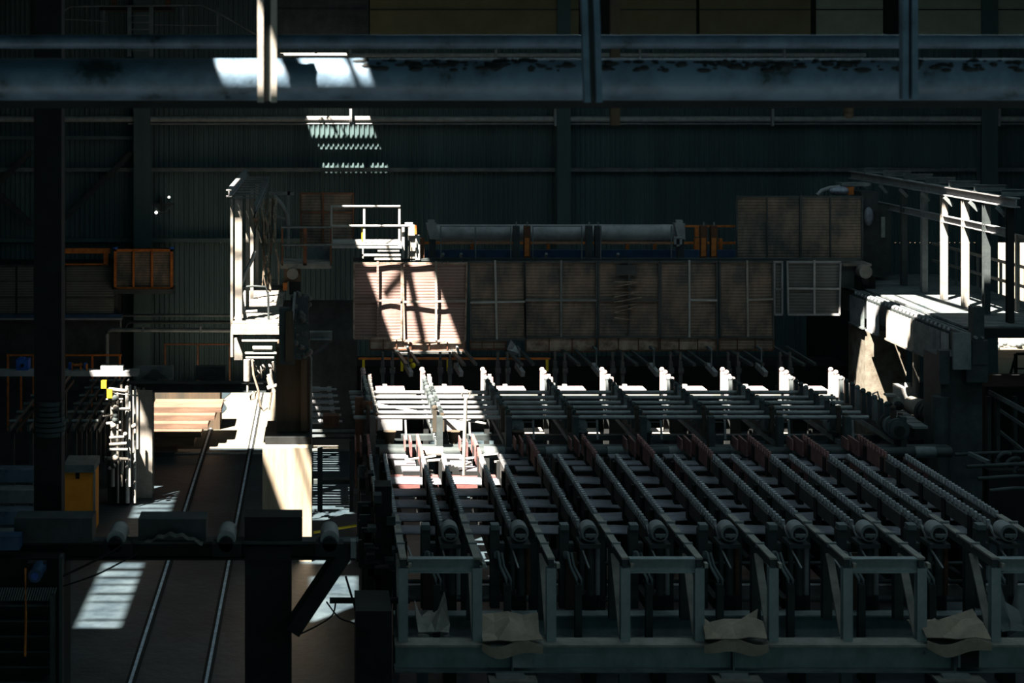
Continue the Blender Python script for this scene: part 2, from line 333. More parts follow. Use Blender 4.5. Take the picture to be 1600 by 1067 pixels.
# ================================================================== COOLING BED
ZR = CZ-8.54; DX = 1.335; X0 = 1.5
def teeth(x, y0, y1, ztop, th=.075, pitch=.21, dep=.11):
    """row of wedge teeth running in depth: the long face looks up and forward"""
    P = [(y0, ztop-dep)]
    for i in range(int((y1-y0)/pitch)):
        a = y0+i*pitch; P += [(a+pitch*.18,ztop-.01),(a+pitch*.5,ztop),(a+pitch*.56,ztop-dep),(a+pitch,ztop-dep)]
    n = len(P); zb = ztop-dep-.03
    v = [(x-th/2,y,z) for y,z in P]+[(x+th/2,y,z) for y,z in P]+[(x-th/2,y,zb) for y,z in P]+[(x+th/2,y,zb) for y,z in P]
    f = []
    for i in range(n-1): f += [(i,n+i,n+i+1,i+1),(2*n+i,i,i+1,2*n+i+1),(n+i,3*n+i,3*n+i+1,n+i+1),(2*n+i,2*n+i+1,3*n+i+1,3*n+i)]
    f += [(0,2*n,3*n,n),(n-1,2*n-1,4*n-1,3*n-1)]
    return MB().add(v, f)
def fixed_rake(k):
    x = X0+DX*k
    t = thing('fixed_rake', 'x', 'rake', (x, 30, 0), 'fixed toothed rakes of the cooling bed')
    MB().box(x-.03,x+.03,33.2,36.9,ZR-.5,ZR-.1).build('rake_plate', 'rake', t)
    MB().box(x-.03,x+.03,36.9,38.5,ZR-.5,ZR-.1).build('rear_rake_plate', 'maroon' if k > 4 else 'rake', t)
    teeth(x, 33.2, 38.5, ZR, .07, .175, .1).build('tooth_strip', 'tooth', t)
    nb = MB().bar((x,30.0,ZR-.03),(x,33.15,ZR-.06),.13,.035).build('nose_bar', 'pale', t)
    MB().bar((x,30.02,ZR-.12),(x,33.1,ZR-.15),.10,.15).build('nose_web', 'dark', t)
    for yy in (30.9, 31.6, 32.4): MB().box(x-.08,x+.08,yy,yy+.05,ZR-.08,ZR+.01).build('joint_strap', 'grey', nb)
    MB().ibeam((x,30.05,1.441),(x,30.05,ZR-.2),.17,.17,.02,up=(0,1,0)).build('front_post', 'beamgrey', t)
    MB().box(x+.09,x+.15,29.95,30.1,ZR-.19,ZR-.11).build('bolt_lug', 'pale', t)
    MB().bar((x-.02,31.0,ZR-.22),(x-.02,30.18,1.5),.14,.04).build('diagonal_brace', 'pale', t)
    MB().ibeam((x,31.25,1.44),(x,31.25,ZR-.2),.17,.16,.02,up=(0,1,0)).build('rear_post', 'dark', t)
    MB().ibeam((x,32.6,0),(x,32.6,ZR-.2),.14,.16,.02,up=(0,1,0)).build('base_post', 'dark', t)
    for yy in (33.9, 34.9, 36.0, 37.2, 38.2): MB().box(x-.1,x+.04,yy,yy+.16,1.2,ZR-.16).build('support_block', 'black', t)
    return t
def plates(k):
    t = thing('cover_floor', 'x', 'plate', (X0+DX*k+.6, 36, 1.2), 'plate decks between the rakes')
    x0 = X0+DX*k
    MB().box(x0+.15,x0+.25,33.4,39.6,1.2,2.3).box(x0+DX-.25,x0+DX-.15,33.4,39.6,1.2,2.3).build('deck_frame', 'black', t)
    for yy in (33.6, 34.65, 35.7, 36.75, 37.8):
        tl = R.uniform(-.02,.02)
        v = lambda u, w_: (x0+.07+u*(DX-.14), yy+w_*.5, 2.40+.04*w_+tl*u+.012*math.sin(5*u+yy*3))
        MB().grid(v, 8, 3).build('cover_plate', 'plate', t, .02)
    for i, yy in enumerate((38.6, 39.2, 39.9)):
        xs_ = x0+.30-.14*i+.1
        MB().box(xs_,xs_+.5,yy,yy+.42,2.48,2.52).build('step_plate', 'plate', t)
        MB().box(xs_+.02,xs_+.48,yy-.03,yy,2.2,2.5).build('step_riser', 'black', t)
    MB().box(x0+.1,x0+DX-.1,38.5,38.7,2.0,2.4).build('cross_tie', 'maroon', t)
    return t
for k in range(10):
    t = fixed_rake(k); t['label'] = 'fixed saw-toothed rake of the cooling bed, %s from the left' % ORD[k]
for k in range(9):
    t = plates(k); t['label'] = 'stepped plate deck between fixed rakes, %s from the left' % ORD[k]
def moving_rake(x, lab, y0=32.4):
    t = thing('moving_rake', lab, 'rake', (x, 36, 1.3), 'moving toothed rakes of the cooling bed')
    z = ZR+.03
    MB().box(x-.025,x+.025,y0,38.3,z-.45,z-.11).build('rake_plate', 'rake', t)
    MB().box(x-.025,x+.025,38.3,40.4,z-.45,z-.09).build('rear_rake_plate', 'mauve', t)
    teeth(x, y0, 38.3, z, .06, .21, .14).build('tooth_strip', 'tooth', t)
    teeth(x, 38.3, 40.4, z+.02, .06, .21, .12).build('rear_tooth_strip', 'mauve', t)
    MB().box(x-.20,x-.16,39.7,40.5,z-.40,z-.05).build('head_plate', 'mauve', t)
    MB().box(x-.32,x-.29,40.1,40.6,z-.35,z-.08).build('end_lug', 'mauve', t)
    for yy in (33.2, 34.6, 35.9, 37.3, 38.4, 39.6): MB().box(x-.05,x+.07,yy,yy+.2,1.3,z-.14).build('lifting_block', 'black', t)
    MB().box(x-.06,x+.06,y0-.1,40.3,1.3,1.5).build('walking_beam', 'black', t)
    MB().bar((x,y0-.02,z-.1),(x+.02,y0-.3,z-.28),.05,.05).build('end_hook', 'grey', t)
    return t
mr0 = moving_rake(X0+DX*.5+.19, 'moving saw-toothed rake of the cooling bed, second from the left')
for k in range(1, 9):
    copy_tree(mr0, (DX*k,0,0), 'moving saw-toothed rake of the cooling bed, %s from the left' % ORD[k+1])
moving_rake(1.16, 'moving saw-toothed rake at the far left edge of the cooling bed')
# sagging chain-like edge strips beside the leftmost rake
t = thing('side_rack', 'dark jumbled rack left of the first fixed rake', 'rack', (1.1, 33, 0))
for yy in (31.4, 33, 35, 37.5, 40): MB().box(.88,1.02,yy,yy+.15,0,2.6).build('edge_post', 'black', t)
MB().box(.9,1.3,31.4,40.2,2.2,2.35).build('edge_beam', 'black', t)
for k in range(34): MB().box(.82+R.uniform(-.05,.15),1.0+R.uniform(0,.1),31.4+k*.25,31.5+k*.25,1.0+R.uniform(0,1.4),1.2+R.uniform(0,1.6)).build('clamp', 'dark', t)
# front box beam
t = thing('front_beam', 'long mottled grey green I-beam at the bottom of the view', 'beam', (8, 29.9, .94))
MB().box(1.36,15.6,29.98,30.02,.97,1.41).build('web', 'beamgrey', t)
MB().box(1.34,15.6,29.8,30.2,1.40,1.44).build('top_flange', 'pale', t)
MB().box(1.34,15.6,29.8,30.2,.94,.97).build('bottom_flange', 'steel', t)
for q in (800, 1145, 1490): MB().box(X(q,29.9)-.02,X(q,29.9)+.02,29.82,29.98,.97,1.40).build('stiffener', 'steel', t)
MB().pb(801,832,1012,1043,29.78,.05).build('patch_plate', 'grey', t)
hp = MB(); d = 29.74
hp.pb(1497,1534,1012,1016,d,.06).pb(1497,1501,1012,1043,d,.06).pb(1530,1534,1012,1043,d,.06)
hf = hp.build('hatch_frame', 'steel', t); MB().pb(1501,1530,1016,1043,29.76,.04).build('hatch_opening', 'black', hf)
for k, q in enumerate(((763,838),(1114,1188),(1460,1534))):
    t = thing('pedestal', 'dark pedestal with pale cap under the front beam, %s from the left' % ORD[k], 'pedestal', (X(sum(q)/2,29.7),29.8,0), 'pedestals under the front beam')
    MB().box(X(q[0]+4,29.7),X(q[1]-4,29.7),29.6,30.3,0,.84).build('block', 'dark', t)
    MB().box(X(q[0],29.7),X(q[1],29.7),29.5,30.35,.84,.89).build('cap_plate', 'pale', t)
    MB().box(X(q[0]+12,29.7),X(q[1]-18,29.7),29.65,30.2,.89,.94).build('shim', 'grey', t)
for k, q in enumerate((660, 975, 1321)):
    one(MB().ibeam((X(q,31),31,0),(X(q,31),31,.95),.2,.2,.02,up=(0,1,0)), 'stub_column', 'steel', 'short grey stub column below the front beam, %s from the left' % ORD[k], 'column', 'stub columns below the front beam')
one(MB().ibeam((1.4,31.66,1.2),(15.6,31.66,1.2),.3,.45,.03), 'rear_base_beam', 'beamgrey', 'second base beam just behind the front beam', 'beam')
one(MB().box(1.4,15.6,34.3,34.6,.85,1.15), 'inner_base_beam', 'grey', 'pale third base beam deep under the rakes', 'beam')
for k, a in enumerate((0, 3, 6, 8)):
    xa = X0+DX*a
    one(MB().ibeam((xa+.09,30.1,ZR-.17),(xa+DX-.05,30.1,ZR-.17),.16,.26,.02), 'cross_beam', 'beamgrey',
        'short cross beam joining front posts, %s from the left' % ORD[k], 'beam', 'cross beams between front posts')
# wide middle service pipes
for k, py in enumerate((880, 908, 935)):
    d = 33.4+k*.1
    one(MB().cyl((1.3,d,Z(py,d)),(15.8,d,Z(py,d)),.04 if k < 2 else .065), 'service_pipe', 'dark' if k < 2 else 'steel', '%s horizontal service pipe seen through the front posts' % ['upper thin','middle thin','lower thick'][k], 'pipe', 'service pipes under the rakes')
# drive rollers with housings
def drive(x, k):
    t = thing('roller_drive', 'x', 'roller', (x, 32, 0), 'round roller drives behind the nose bars'); z = 2.9; y = 31.8
    mb = MB().cyl((x,y,z),(x,y+.38,z),.165,n=28); mb.build('roller_drum', 'grey', t)
    hb_ = MB().cyl((x,y-.03,z-.01),(x,y,z-.01),.12,n=20).build('hub', 'black', t)
    MB().box(x-.1,x+.1,y-.09,y-.02,z-.06,z-.0).cyl((x,y-.1,z-.05),(x,y-.06,z-.05),.03,n=8).build('hub_bolt', 'steel', hb_)
    MB().box(x-.2,x+.2,y-.05,y+.5,z-.28,z-.2).build('bearing_shelf', 'dark', t)
    c = MB(); c.cyl((x-.14,y+.1,1.7),(x-.14,y+.1,z-.24),.05).cyl((x+.02,y+.1,1.5),(x+.02,y+.1,z-.24),.08).build('cylinder_pair', 'dark', t)
    MB().cyl((x+.16,y+.1,1.7),(x+.16,y+.1,z-.24),.045).build('side_cylinder', 'rust' if k % 3 == 1 else 'grey', t)
    MB().box(x-.12,x+.12,y,y+.4,0,1.7).build('stand', 'black', t)
    return t
for k in range(9):
    x = 2.49+k*DX; drive(x, k)['label'] = 'light-topped round roller drive behind the nose bars, %s from the left' % ORD[k]
# lever brackets between
def lever(x):
    t = thing('lever_bracket', 'x', 'bracket', (x, 33, 0), 'upright lever brackets beside the roller drives'); y = 32.0
    MB().box(x-.09,x+.09,y,y+.2,1.4,2.92).build('upright', 'dark', t)
    MB().box(x-.08,x+.08,y-.06,y+.16,2.92,3.02).build('cap', 'steel', t)
    MB().box(x+.1,x+.2,y+.1,y+.3,2.4,2.62).build('side_cap', 'dark', t)
    MB().bar((x-.35,y-.1,2.62),(x-.22,y-.6,2.35),.03,.03).build('tie_rod', 'grey', t)
    MB().bar((x+.3,y-.1,2.62),(x+.38,y-.6,2.35),.03,.03).build('tie_rod', 'grey', t)
    MB().tube([(x+.05,y-.1,2.5),(x+.07,y-.3,2.3),(x+.16,y-.5,2.12),(x+.17,y-.5,1.9)],.03).tube([(x+.12,y-.1,2.5),(x+.14,y-.3,2.3),(x+.25,y-.5,2.1),(x+.25,y-.5,1.9)],.025).build('hose_pair', 'steel', t)
    MB().cyl((x+.03,y-.12,2.45),(x+.03,y,2.45),.07,n=12).build('pivot', 'steel', t)
    MB().ibeam((x+.17,y-.6,0.9),(x+.17,y-.6,2.05),.13,.13,.02,up=(0,1,0)).build('rear_leg', 'dark', t)
    return t
lv = lever(2.03); lv['label'] = 'upright lever bracket with bent hoses, first from the left'
for k in range(1, 9): copy_tree(lv, (k*DX,0,0), 'upright lever bracket with bent hoses, %s from the left' % ORD[k])
for k, q in enumerate((670, 893, 1338)):
    d = 31.9; x = X(q,d)
    one(MB().add([(x-.12,d,1.4),(x+.16,d,1.4),(x+.1,d,2.5),(x-.1,d,2.5),(x-.12,d+.04,1.4),(x+.16,d+.04,1.4),(x+.1,d+.04,2.5),(x-.1,d+.04,2.5)],
        [(0,1,2,3),(7,6,5,4),(0,4,5,1),(1,5,6,2),(2,6,7,3),(3,7,4,0)]), 'deflector_plate', 'brown', 'tall dull brown deflector plate under the rakes, %s from the left' % ORD[k], 'plate', 'tall plates under the rakes')
# crumpled sheets
def crumple(px0, px1, py, d, lab, seed, m='cardboard', h=.24):
    rr = random.Random(seed); x0, x1 = X(px0,d), X(px1,d); n, k = 4, 3
    hh = [[rr.uniform(0, h)*(1.2 if 0 < j else .4) for i in range(n+1)] for j in range(k+1)]
    mb = MB(); zb = Z(py,d)
    def fn(u, v):
        i, j = round(u*n), round(v*k)
        return (x0+(x1-x0)*u+rr.uniform(-.04,.04), d+v*.9+rr.uniform(-.06,.06), zb+.03+hh[j][i]*(1 if j else .12))
    mb.grid(fn, n, k, False)
    t = thing('crumpled_sheet', lab, 'crumpled sheet', ((x0+x1)/2, d, zb), 'crumpled sheets dumped on the front beam')
    mb.build('upper_sheet', m, t, .015)
    def fr(u, v): return (x0+(x1-x0)*u, d-.02+.0*v-.02*math.sin(9*u), zb+.06*math.sin(7*u+seed)-.02-v*(.14+.1*math.sin(math.pi*u)))
    MB().grid(fr, 10, 2, False).build('hanging_edge', m, t, .015)
    return t
crumple(753, 848, 1003, 29.75, 'crumpled brown sheet sagging over the front beam, leftmost of three on it', 3)
crumple(1100, 1200, 1000, 29.75, 'broad crumpled sheet on the front beam below the bed middle', 5)
crumple(1448, 1548, 1000, 29.75, 'crumpled pale sheet above the square hatch in the beam', 9)
crumple(652, 702, 992, 30.3, 'small folded sheet leaning behind the first front posts', 13, 'pale', .45)
crumple(1562, 1625, 990, 30.4, 'heap of bent sheet at the right edge of the view', 17, 'steel', .6)

# ================================================================== RUN-IN: steel tubes and claw rows
ZT = 3.2
def tubeY(py): return (CZ-ZT)*F/(py-130)
rows_px = [613, 621, 629, 636.5, 644.5, 652]
for k, py in enumerate(rows_px):
    d = tubeY(py); x0 = X(546+k*1.5, d) ; x1 = X(1292+k*13, d)
    t = thing('steel_tube', 'long round steel tube lying across the claw rows, %s from the back wall side' % ORD[k], 'tube', ((x0+x1)/2, d, ZT-.06), 'steel tubes on the claw rows')
    MB().cyl((x0,d,ZT),(x1,d,ZT),.052,n=12).build('tube_body', 'grey', t)
    for q in (x0, ): MB().cyl((q-.02,d,ZT),(q,d,ZT),.04,n=10).build('end_plug', 'steel', t)
# clump of short staggered tubes left of the bed
sidx = 0
for k, py in enumerate((608, 618, 628, 638, 648, 658)):
    d = 45.5
    one(MB().cyl((X(486,d),d,Z(py,d)),(X(500+(k%2)*2,d),d,Z(py,d)),.075,n=12).cyl((X(500,d),d,Z(py,d)),(X(511+k*1.5,d),d,Z(py,d)),.05).cyl((X(511+k*1.5,d),d,Z(py,d)),(X(518+k*1.6,d),d,Z(py,d)),.08)
        .cyl((X(518+k*1.6,d),d,Z(py,d)),(X(526+k*1.8,d),d,Z(py,d)),.03), 'roller_end', 'grey',
        'stepped grey roller end beside the brown column, %s from the top' % ORD[k], 'roller', 'roller ends beside the brown column')
def claw_row(x):
    t = thing('claw_row', 'x', 'claw row', (x, 44, 0), 'claw rows carrying the steel tubes')
    MB().box(x-.04,x+.04,41.1,46.9,2.62,3.0).build('row_beam', 'dark', t)
    MB().box(x-.09,x+.09,41.3,46.8,2.52,2.64).build('row_flange', 'steel', t)
    for k in range(12):
        y = 41.25+k*.46; e = .08 if k > 9 else .0
        c = MB(); c.box(x-.15,x-.05,y,y+.13,2.85,3.40+e); c.box(x+.05,x+.14,y+.06,y+.17,2.85,3.3+e); c.ball((x-.1,y+.06,3.44+e),.075,8,5)
        c.build('claw', 'blush' if k > 9 else ('brown' if k < 1 else 'dark' if k % 3 else 'steel'), t)
    for yy in (41.5, 46.2): MB().box(x-.07,x+.07,yy,yy+.15,0,2.52).build('row_post', 'black', t)
    MB().box(x-.07,x+.07,40.85,41.1,2.35,3.3).build('end_box', 'dark', t)
    return t
ROWX = [X(q,46.7) for q in (572, 664, 758, 850, 943, 1036, 1130, 1222, 1298)]
c0 = claw_row(ROWX[0]); c0['label'] = 'claw row with knobbed uprights under the tubes, first from the left'
for k in range(1, 9): copy_tree(c0, (ROWX[k]-ROWX[0],0,0), 'claw row with knobbed uprights under the tubes, %s from the left' % ORD[k])
# perforated chain uprights in front of the leftmost row
t = thing('link_chain', 'pale link chain climbing the leftmost claw row', 'chain', (X(575,44), 43, 3.0))
for k in range(9):
    for s_ in (0, 1): MB().box(X(568+s_*7+k,44),X(572+s_*7+k,44),44-k*.22,44.1-k*.22,Z(590+k*4,44)-.15,Z(590+k*4,44)+.05).build('link', 'white', t)
# bays: trays, levers and drives behind / below
for k in range(8):
    xa, xb = ROWX[k], ROWX[k+1]; xm = (xa+xb)/2
    t = thing('tray_cover', 'low flat-topped tray cover behind the tubes, %s from the left' % ORD[k], 'cover', (xm, 47, 2.9), 'tray covers behind the tubes')
    MB().box(xa+.25,xa+1.05,45.9,46.5,2.9,3.04).build('tray_body', 'blush', t)
    MB().box(xa+.6,xa+.7,46.2,46.35,0,2.9).build('tray_leg', 'black', t)
    MB().box(xa+.2,xb-.3,45.75,45.9,2.9,2.96).build('tray_lip', 'pale', t)
    MB().box(xa+.45,xa+.57,46.2,46.3,3.04,3.13).build('tray_handle', 'white', t)
    t = thing('stop_lever', 'pair of upright stop levers in the gloom behind the tubes, %s from the left' % ORD[k], 'lever', (xm-.2, 48.5, 2.7), 'stop levers behind the tubes')
    for q in (0, .28):
        MB().box(xm-.35+q,xm-.25+q,48.2,48.4,2.7,3.45).cyl((xm-.3+q,48.3,3.45),(xm-.3+q,48.3,3.7),.04).box(xm-.38+q,xm-.22+q,48.15,48.3,3.1,3.25).build('upright', 'dark', t)
    MB().box(xm-.4,xm+.05,48.2,48.5,0,2.7).build('stand', 'black', t)
    MB().bar((xm+.1,50.5,3.5),(xm+.4,48.3,3.32),.1,.08).build('sloping_channel', 'dark', t)
    MB().bar((xm+.5,50.5,3.5),(xm+.75,48.4,3.32),.08,.08).build('sloping_channel', 'dark', t)
    t = thing('disc_drive', 'dark round disc drive under the tubes, %s from the left' % ORD[k], 'drive', (X(608+k*99,42), 42, 2.35), 'disc drives under the tubes')
    x = X(608+k*99.3,42); z = Z(665,42)
    if k >= 2:
        ds = MB().cyl((x,42,z),(x,42.3,z),.2,n=26).build('disc', 'steel', t); MB().cyl((x,41.9,z),(x,42,z),.05,n=10).cyl((x,41.97,z),(x,42,z),.15,n=20).build('disc_hub', 'steel', ds)
        MB().box(x+.18,x+.45,42.05,42.25,z-.07,z+.06).build('shaft_arm', 'black', t)
    else:
        MB().box(x-.33,x+.33,41.9,42.3,z-.1,z+.2).build('box_cover', 'grey', t); MB().box(x-.3,x+.3,42,42.3,z-.35,z-.1).build('box_base', 'dark', t)
    MB().cyl((x,41.7,2.48),(x,41.7,2.78),.1,.17,n=10).build('cone_support', 'brown' if k in (0,1,2,5) else 'dark', t)
    MB().box(x-.08,x+.08,41.9,42.2,1.2,z-.2).build('drive_post', 'black', t)
    MB().bar((x+.42,41.8,z-.3),(x+.40,41.8,z+.18),.05,.05).build('guard_rod', 'grey', t)
one(MB().ibeam((1.0,41.3,2.40),(15.6,41.3,2.40),.3,.22,.03), 'run_in_beam', 'dark', 'dark beam running below the disc drives', 'beam')
for k, (a, b) in enumerate(((818,848),(912,934),(1014,1042),(1212,1228))):
    one(MB().box(X(a,46.5),X(b,46.5),46.1,46.9,1.7,1.8), 'glint_plate', 'pale', 'small pale plate added for a glint below the tubes, %s from the left' % ORD[k], 'tray', 'glint plates below the tubes')  # pale plates added to give bright glints under the tubes
one(MB().box(1.0,15.6,43.3,43.5,2.2,2.34), 'run_in_rail', 'dark', 'hidden cross rail beneath the steel tubes', 'rail')
t = thing('cross_shaft', 'long round cross shaft just behind the toothed rakes', 'shaft', (8.4, 40.9, 2.43))
MB().cyl((1.45,40.6,2.5),(15.4,40.6,2.5),.12,n=18).build('shaft', 'dark', t)
for k in range(9): MB().cyl((2.5+k*1.5,40.6,2.5),(2.5+k*1.5+.5,40.6,2.5),.14,n=18).build('sleeve', 'pale' if k in (0,) else 'steel', t)
# pole with ring, slanting bar
d = 38.6
t = thing('hooked_pole', 'tall thin pole with a ring at its top', 'pole', (X(725,d),d,Z(742,d)))
MB().cyl((X(724,d),d,Z(742,d)),(X(728,d),d,Z(622,d)),.045,n=10).build('pole', 'pale', t)
MB().tube([(X(728,d)+.09*math.cos(a*.6283),d,Z(616,d)+.09*math.sin(a*.6283)) for a in range(11)],.02).build('ring', 'pale', t)
one(MB().cyl((X(578,43),43,Z(630,43)),(X(760,41.2),41.2,Z(662,41.2)),.03).cyl((X(572,43.3),43.3,Z(628,43.3)),(X(585,43.3),43.3,Z(632,43.3)),.06), 'slanting_rod', 'white', 'long pale rod slanting across the tubes', 'rod')
one(MB().pb(555,568,622,800,41.5,.2).pb(566,582,628,640,41.4,.2), 'rusty_post', 'rust', 'rusty upright post at the left end of the tubes', 'post')
# bright jumble between first rakes
t = thing('scrap_pile', 'sunlit scrap of bent plates between the first rakes', 'scrap', (X(700,38.6),38.6,2.5))
for k in range(9):
    a = R.uniform(-.6,.6); x = X(650+k*17,38.8)+R.uniform(-.1,.1); y = R.uniform(38.5,39.8); z = 2.56+R.uniform(.02,.14)
    MB().bar((x-.18*math.cos(a),y-.1*math.sin(a),z-.02),(x+.2*math.cos(a),y+.15*math.sin(a),z+.03),R.uniform(.08,.2),.025).build('bent_plate', 'white' if k%2 else 'pale', t)

# ================================================================== HOOD PANELS
def sheet(mb, x0, x1, z0, z1, y, seed, pitch=.085, nx=9, bow=.07, skew=0., taper=0., y_tilt=0.):
    rr = random.Random(seed); ph = [rr.uniform(0,6) for _ in range(6)]; rows = max(4, int((z1-z0)/pitch))*3
    def fn(u, v):
        xx = x0+(x1-x0)*u+skew*(1-v)+taper*(u-.5)*(1-v); zz = z1+(z0-z1)*(1-v) if False else z0+(z1-z0)*v
        k = round(v*rows) % 3
        b = bow*(math.sin(math.pi*u)*math.sin(math.pi*v)*math.sin(ph[0]+3*u)+.35*math.sin(ph[1]+5*u+2*v)*math.sin(3*v+ph[2]))
        return (xx, y+b+(0,-.004,.0)[k]-y_tilt*(1-v), zz)
    return mb.grid(fn, nx, rows, False)
def hood_panel(px0, px1, py0, py1, d, m, lab, crossx=None, crossy=None, cm='steel', horiz=(0,1), skirt=None, seed=1, skew=0., taper=0., frame='dark', pitch=.085, group='sheeted panels of the hood'):
    x0, x1, z1, z0 = X(px0,d), X(px1,d), Z(py0,d), Z(py1,d)
    t = thing('hood_panel', lab, 'panel', ((x0+x1)/2, d, z0), group)
    sheet(MB(), x0, x1, z0, z1, d, seed, pitch, skew=skew, taper=taper).build('sheeting', m, t, .012)
    fr = MB(); b = .05; y = d-.07; L_ = skew-taper/2; R_ = skew+taper/2
    fr.bar((x0-.02,y,z1),(x1+.02,y,z1),b,.06).bar((x0+L_,y,z0),(x1+R_,y,z0),b,.06).bar((x0,y,z1),(x0+L_,y,z0),b,b).bar((x1,y,z1),(x1+R_,y,z0),b,b)
    fr.build('frame', frame, t)
    if crossx:
        xa = X(crossx,d); MB().bar((xa,y-.02,z1+.06),(xa+skew*.9,y-.02,z0+.02),.06,.05).build('upright_bar', cm, t)
    if crossy:
        za = Z(crossy,d); f = (z1-za)/(z1-z0)
        xa = x0+L_*f if horiz[0] == 0 else X(crossx,d)
        MB().bar((xa,y-.03,za),(x1+R_*f,y-.03,za+(.03 if seed % 2 else -.01)),.05,.055).build('level_bar', cm, t)
    if skirt:
        s0, s1, spy0, spy1, sm = skirt
        xx0, xx1, zz1, zz0 = X(s0,d), X(s1,d), Z(spy0,d), Z(spy1,d)
        sk_ = sheet(MB(), xx0, xx1, zz0, zz1, d+.02, seed+50, .09, bow=.02); sk = sk_.build('skirt_sheet', sm, t, .012)
        sf = MB()
        for q in range(4): xq = xx0+(xx1-xx0)*q/3; sf.box(xq-.015,xq+.015,d-.03,d,zz0,zz1)
        sf.box(xx0,xx1,d-.03,d,zz0-.02,zz0+.02).build('skirt_frame', 'rust', sk)
    return t
D = 50
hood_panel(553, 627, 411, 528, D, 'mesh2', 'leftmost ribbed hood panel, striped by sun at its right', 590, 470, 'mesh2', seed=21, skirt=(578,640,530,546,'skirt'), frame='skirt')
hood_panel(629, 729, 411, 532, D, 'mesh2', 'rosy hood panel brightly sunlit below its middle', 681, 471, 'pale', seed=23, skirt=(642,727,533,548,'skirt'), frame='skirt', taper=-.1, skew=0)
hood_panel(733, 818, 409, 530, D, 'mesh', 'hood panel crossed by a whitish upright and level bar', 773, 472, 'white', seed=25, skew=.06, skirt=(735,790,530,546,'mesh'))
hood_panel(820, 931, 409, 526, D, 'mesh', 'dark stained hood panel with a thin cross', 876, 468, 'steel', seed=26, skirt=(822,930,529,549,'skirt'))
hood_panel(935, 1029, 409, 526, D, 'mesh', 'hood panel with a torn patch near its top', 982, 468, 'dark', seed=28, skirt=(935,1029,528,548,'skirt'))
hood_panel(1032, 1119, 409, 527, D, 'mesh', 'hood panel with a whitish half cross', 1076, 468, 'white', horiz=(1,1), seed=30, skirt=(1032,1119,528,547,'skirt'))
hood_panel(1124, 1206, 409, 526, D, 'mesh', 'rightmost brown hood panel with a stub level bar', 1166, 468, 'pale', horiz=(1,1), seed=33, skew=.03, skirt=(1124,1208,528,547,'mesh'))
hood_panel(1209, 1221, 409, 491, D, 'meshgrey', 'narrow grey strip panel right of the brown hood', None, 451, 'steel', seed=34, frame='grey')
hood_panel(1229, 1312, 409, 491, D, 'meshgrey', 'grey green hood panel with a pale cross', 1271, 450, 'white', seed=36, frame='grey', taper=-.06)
# torn patch
t = thing('torn_flap', 'torn strips hanging on the hood panel with the ripped top', 'scrap', (X(975,49.8),49.8,Z(460,49.8)))
tf = MB()
for k in range(8): tf.bar((X(960,49.85),49.85,Z(440+k*8,49.85)),(X(996+R.uniform(-6,8),49.85),49.82,Z(436+k*8+R.uniform(-6,8),49.85)),.02,.07,up=(0,1,0))
tf.build('strip', 'skirt', t); MB().pb(963,995,414,430,49.86,.02).build('dark_patch', 'dark', t)
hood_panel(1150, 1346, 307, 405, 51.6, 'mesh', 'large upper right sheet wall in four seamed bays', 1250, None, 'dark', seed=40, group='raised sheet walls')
for q in (1199, 1298):
    one(MB().pb(q-1,q+1,307,405,51.5,.04), 'seam_strip', 'dark', 'thin dark seam strip on the upper right sheet wall, %s one' % ('left' if q < 1250 else 'right'), 'strip')
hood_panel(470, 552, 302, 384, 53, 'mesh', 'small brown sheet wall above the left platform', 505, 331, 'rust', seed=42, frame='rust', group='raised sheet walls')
one(MB().add([(X(792,49.7),49.7,Z(546,49.7)),(X(812,49.7),49.6,Z(552,49.7)),(X(802,49.7),49.75,Z(556,49.7)),(X(798,49.7),49.65,Z(530,49.7)),(X(806,49.7),49.8,Z(540,49.7))],[(0,2,3),(2,1,4),(2,4,3),(0,3,4),(0,4,1),(0,1,2)]), 'hanging_rag', 'grey', 'small grey rag caught under the hood', 'rag')
# white and yellow bars under the left hood end
one(MB().pb(620,640,551,555,49.75,.1).pb(640,722,549,553,49.75,.1), 'edge_strip', 'white', 'bright white edge strip under the sunlit hood panel', 'strip')
t = thing('yellow_rail', 'yellow handrail under the left end of the hood', 'railing', (X(700,49.6),49.6,Z(600,49.6)))
MB().pb(560,860,559,562,49.6,.06).build('top_rail', 'orange', t)
for q in (568, 628, 700, 855): MB().pb(q-2,q+2,562,580,49.6,.06).build('rail_post', 'yellow', t)
MB().ball((X(645,49.5),49.5,Z(571,49.5)),.09).ball((X(642,49.5),49.5,Z(563,49.5)),.06).build('lamp_globe', 'yellow', t)
# hooks
for k, q in enumerate((638, 716, 812, 932, 1022, 1112, 1190)):
    d = 49.4
    t = thing('hanging_hook', 'blocky hook hanging below the hood, %s from the left' % ORD[k], 'hook', (X(q,d),d,Z(588,d)), 'hooks hanging below the hood')
    MB().pb(q-1,q+1,548,576,d,.04).pb(q-1.5,q+1.5,545,549,d,.62).build('rod', 'steel', t)
    MB().bar((X(q-3,d),d+.3,Z(573,d)),(X(q+4,d),d-.2,Z(583,d)),.12,.16).build('hook_block', 'grey', t)
# hood header girder and blue beam
t = thing('header_girder', 'navy blue girder behind the top edge of the hood', 'girder', (X(930,53),53,Z(404,53)))
MB().pb(660,1150,391,404,53,.25).build('girder_web', 'navy', t); MB().pb(552,1345,404,408,51,.3).build('girder_flange', 'dark', t)
for k, q in enumerate((692, 720, 853, 965)): MB().cyl((X(q,52.9),52.9,Z(400,52.9)),(X(q,52.9),52.8,Z(396,52.9)),.05).build('bolt', 'steel', t)
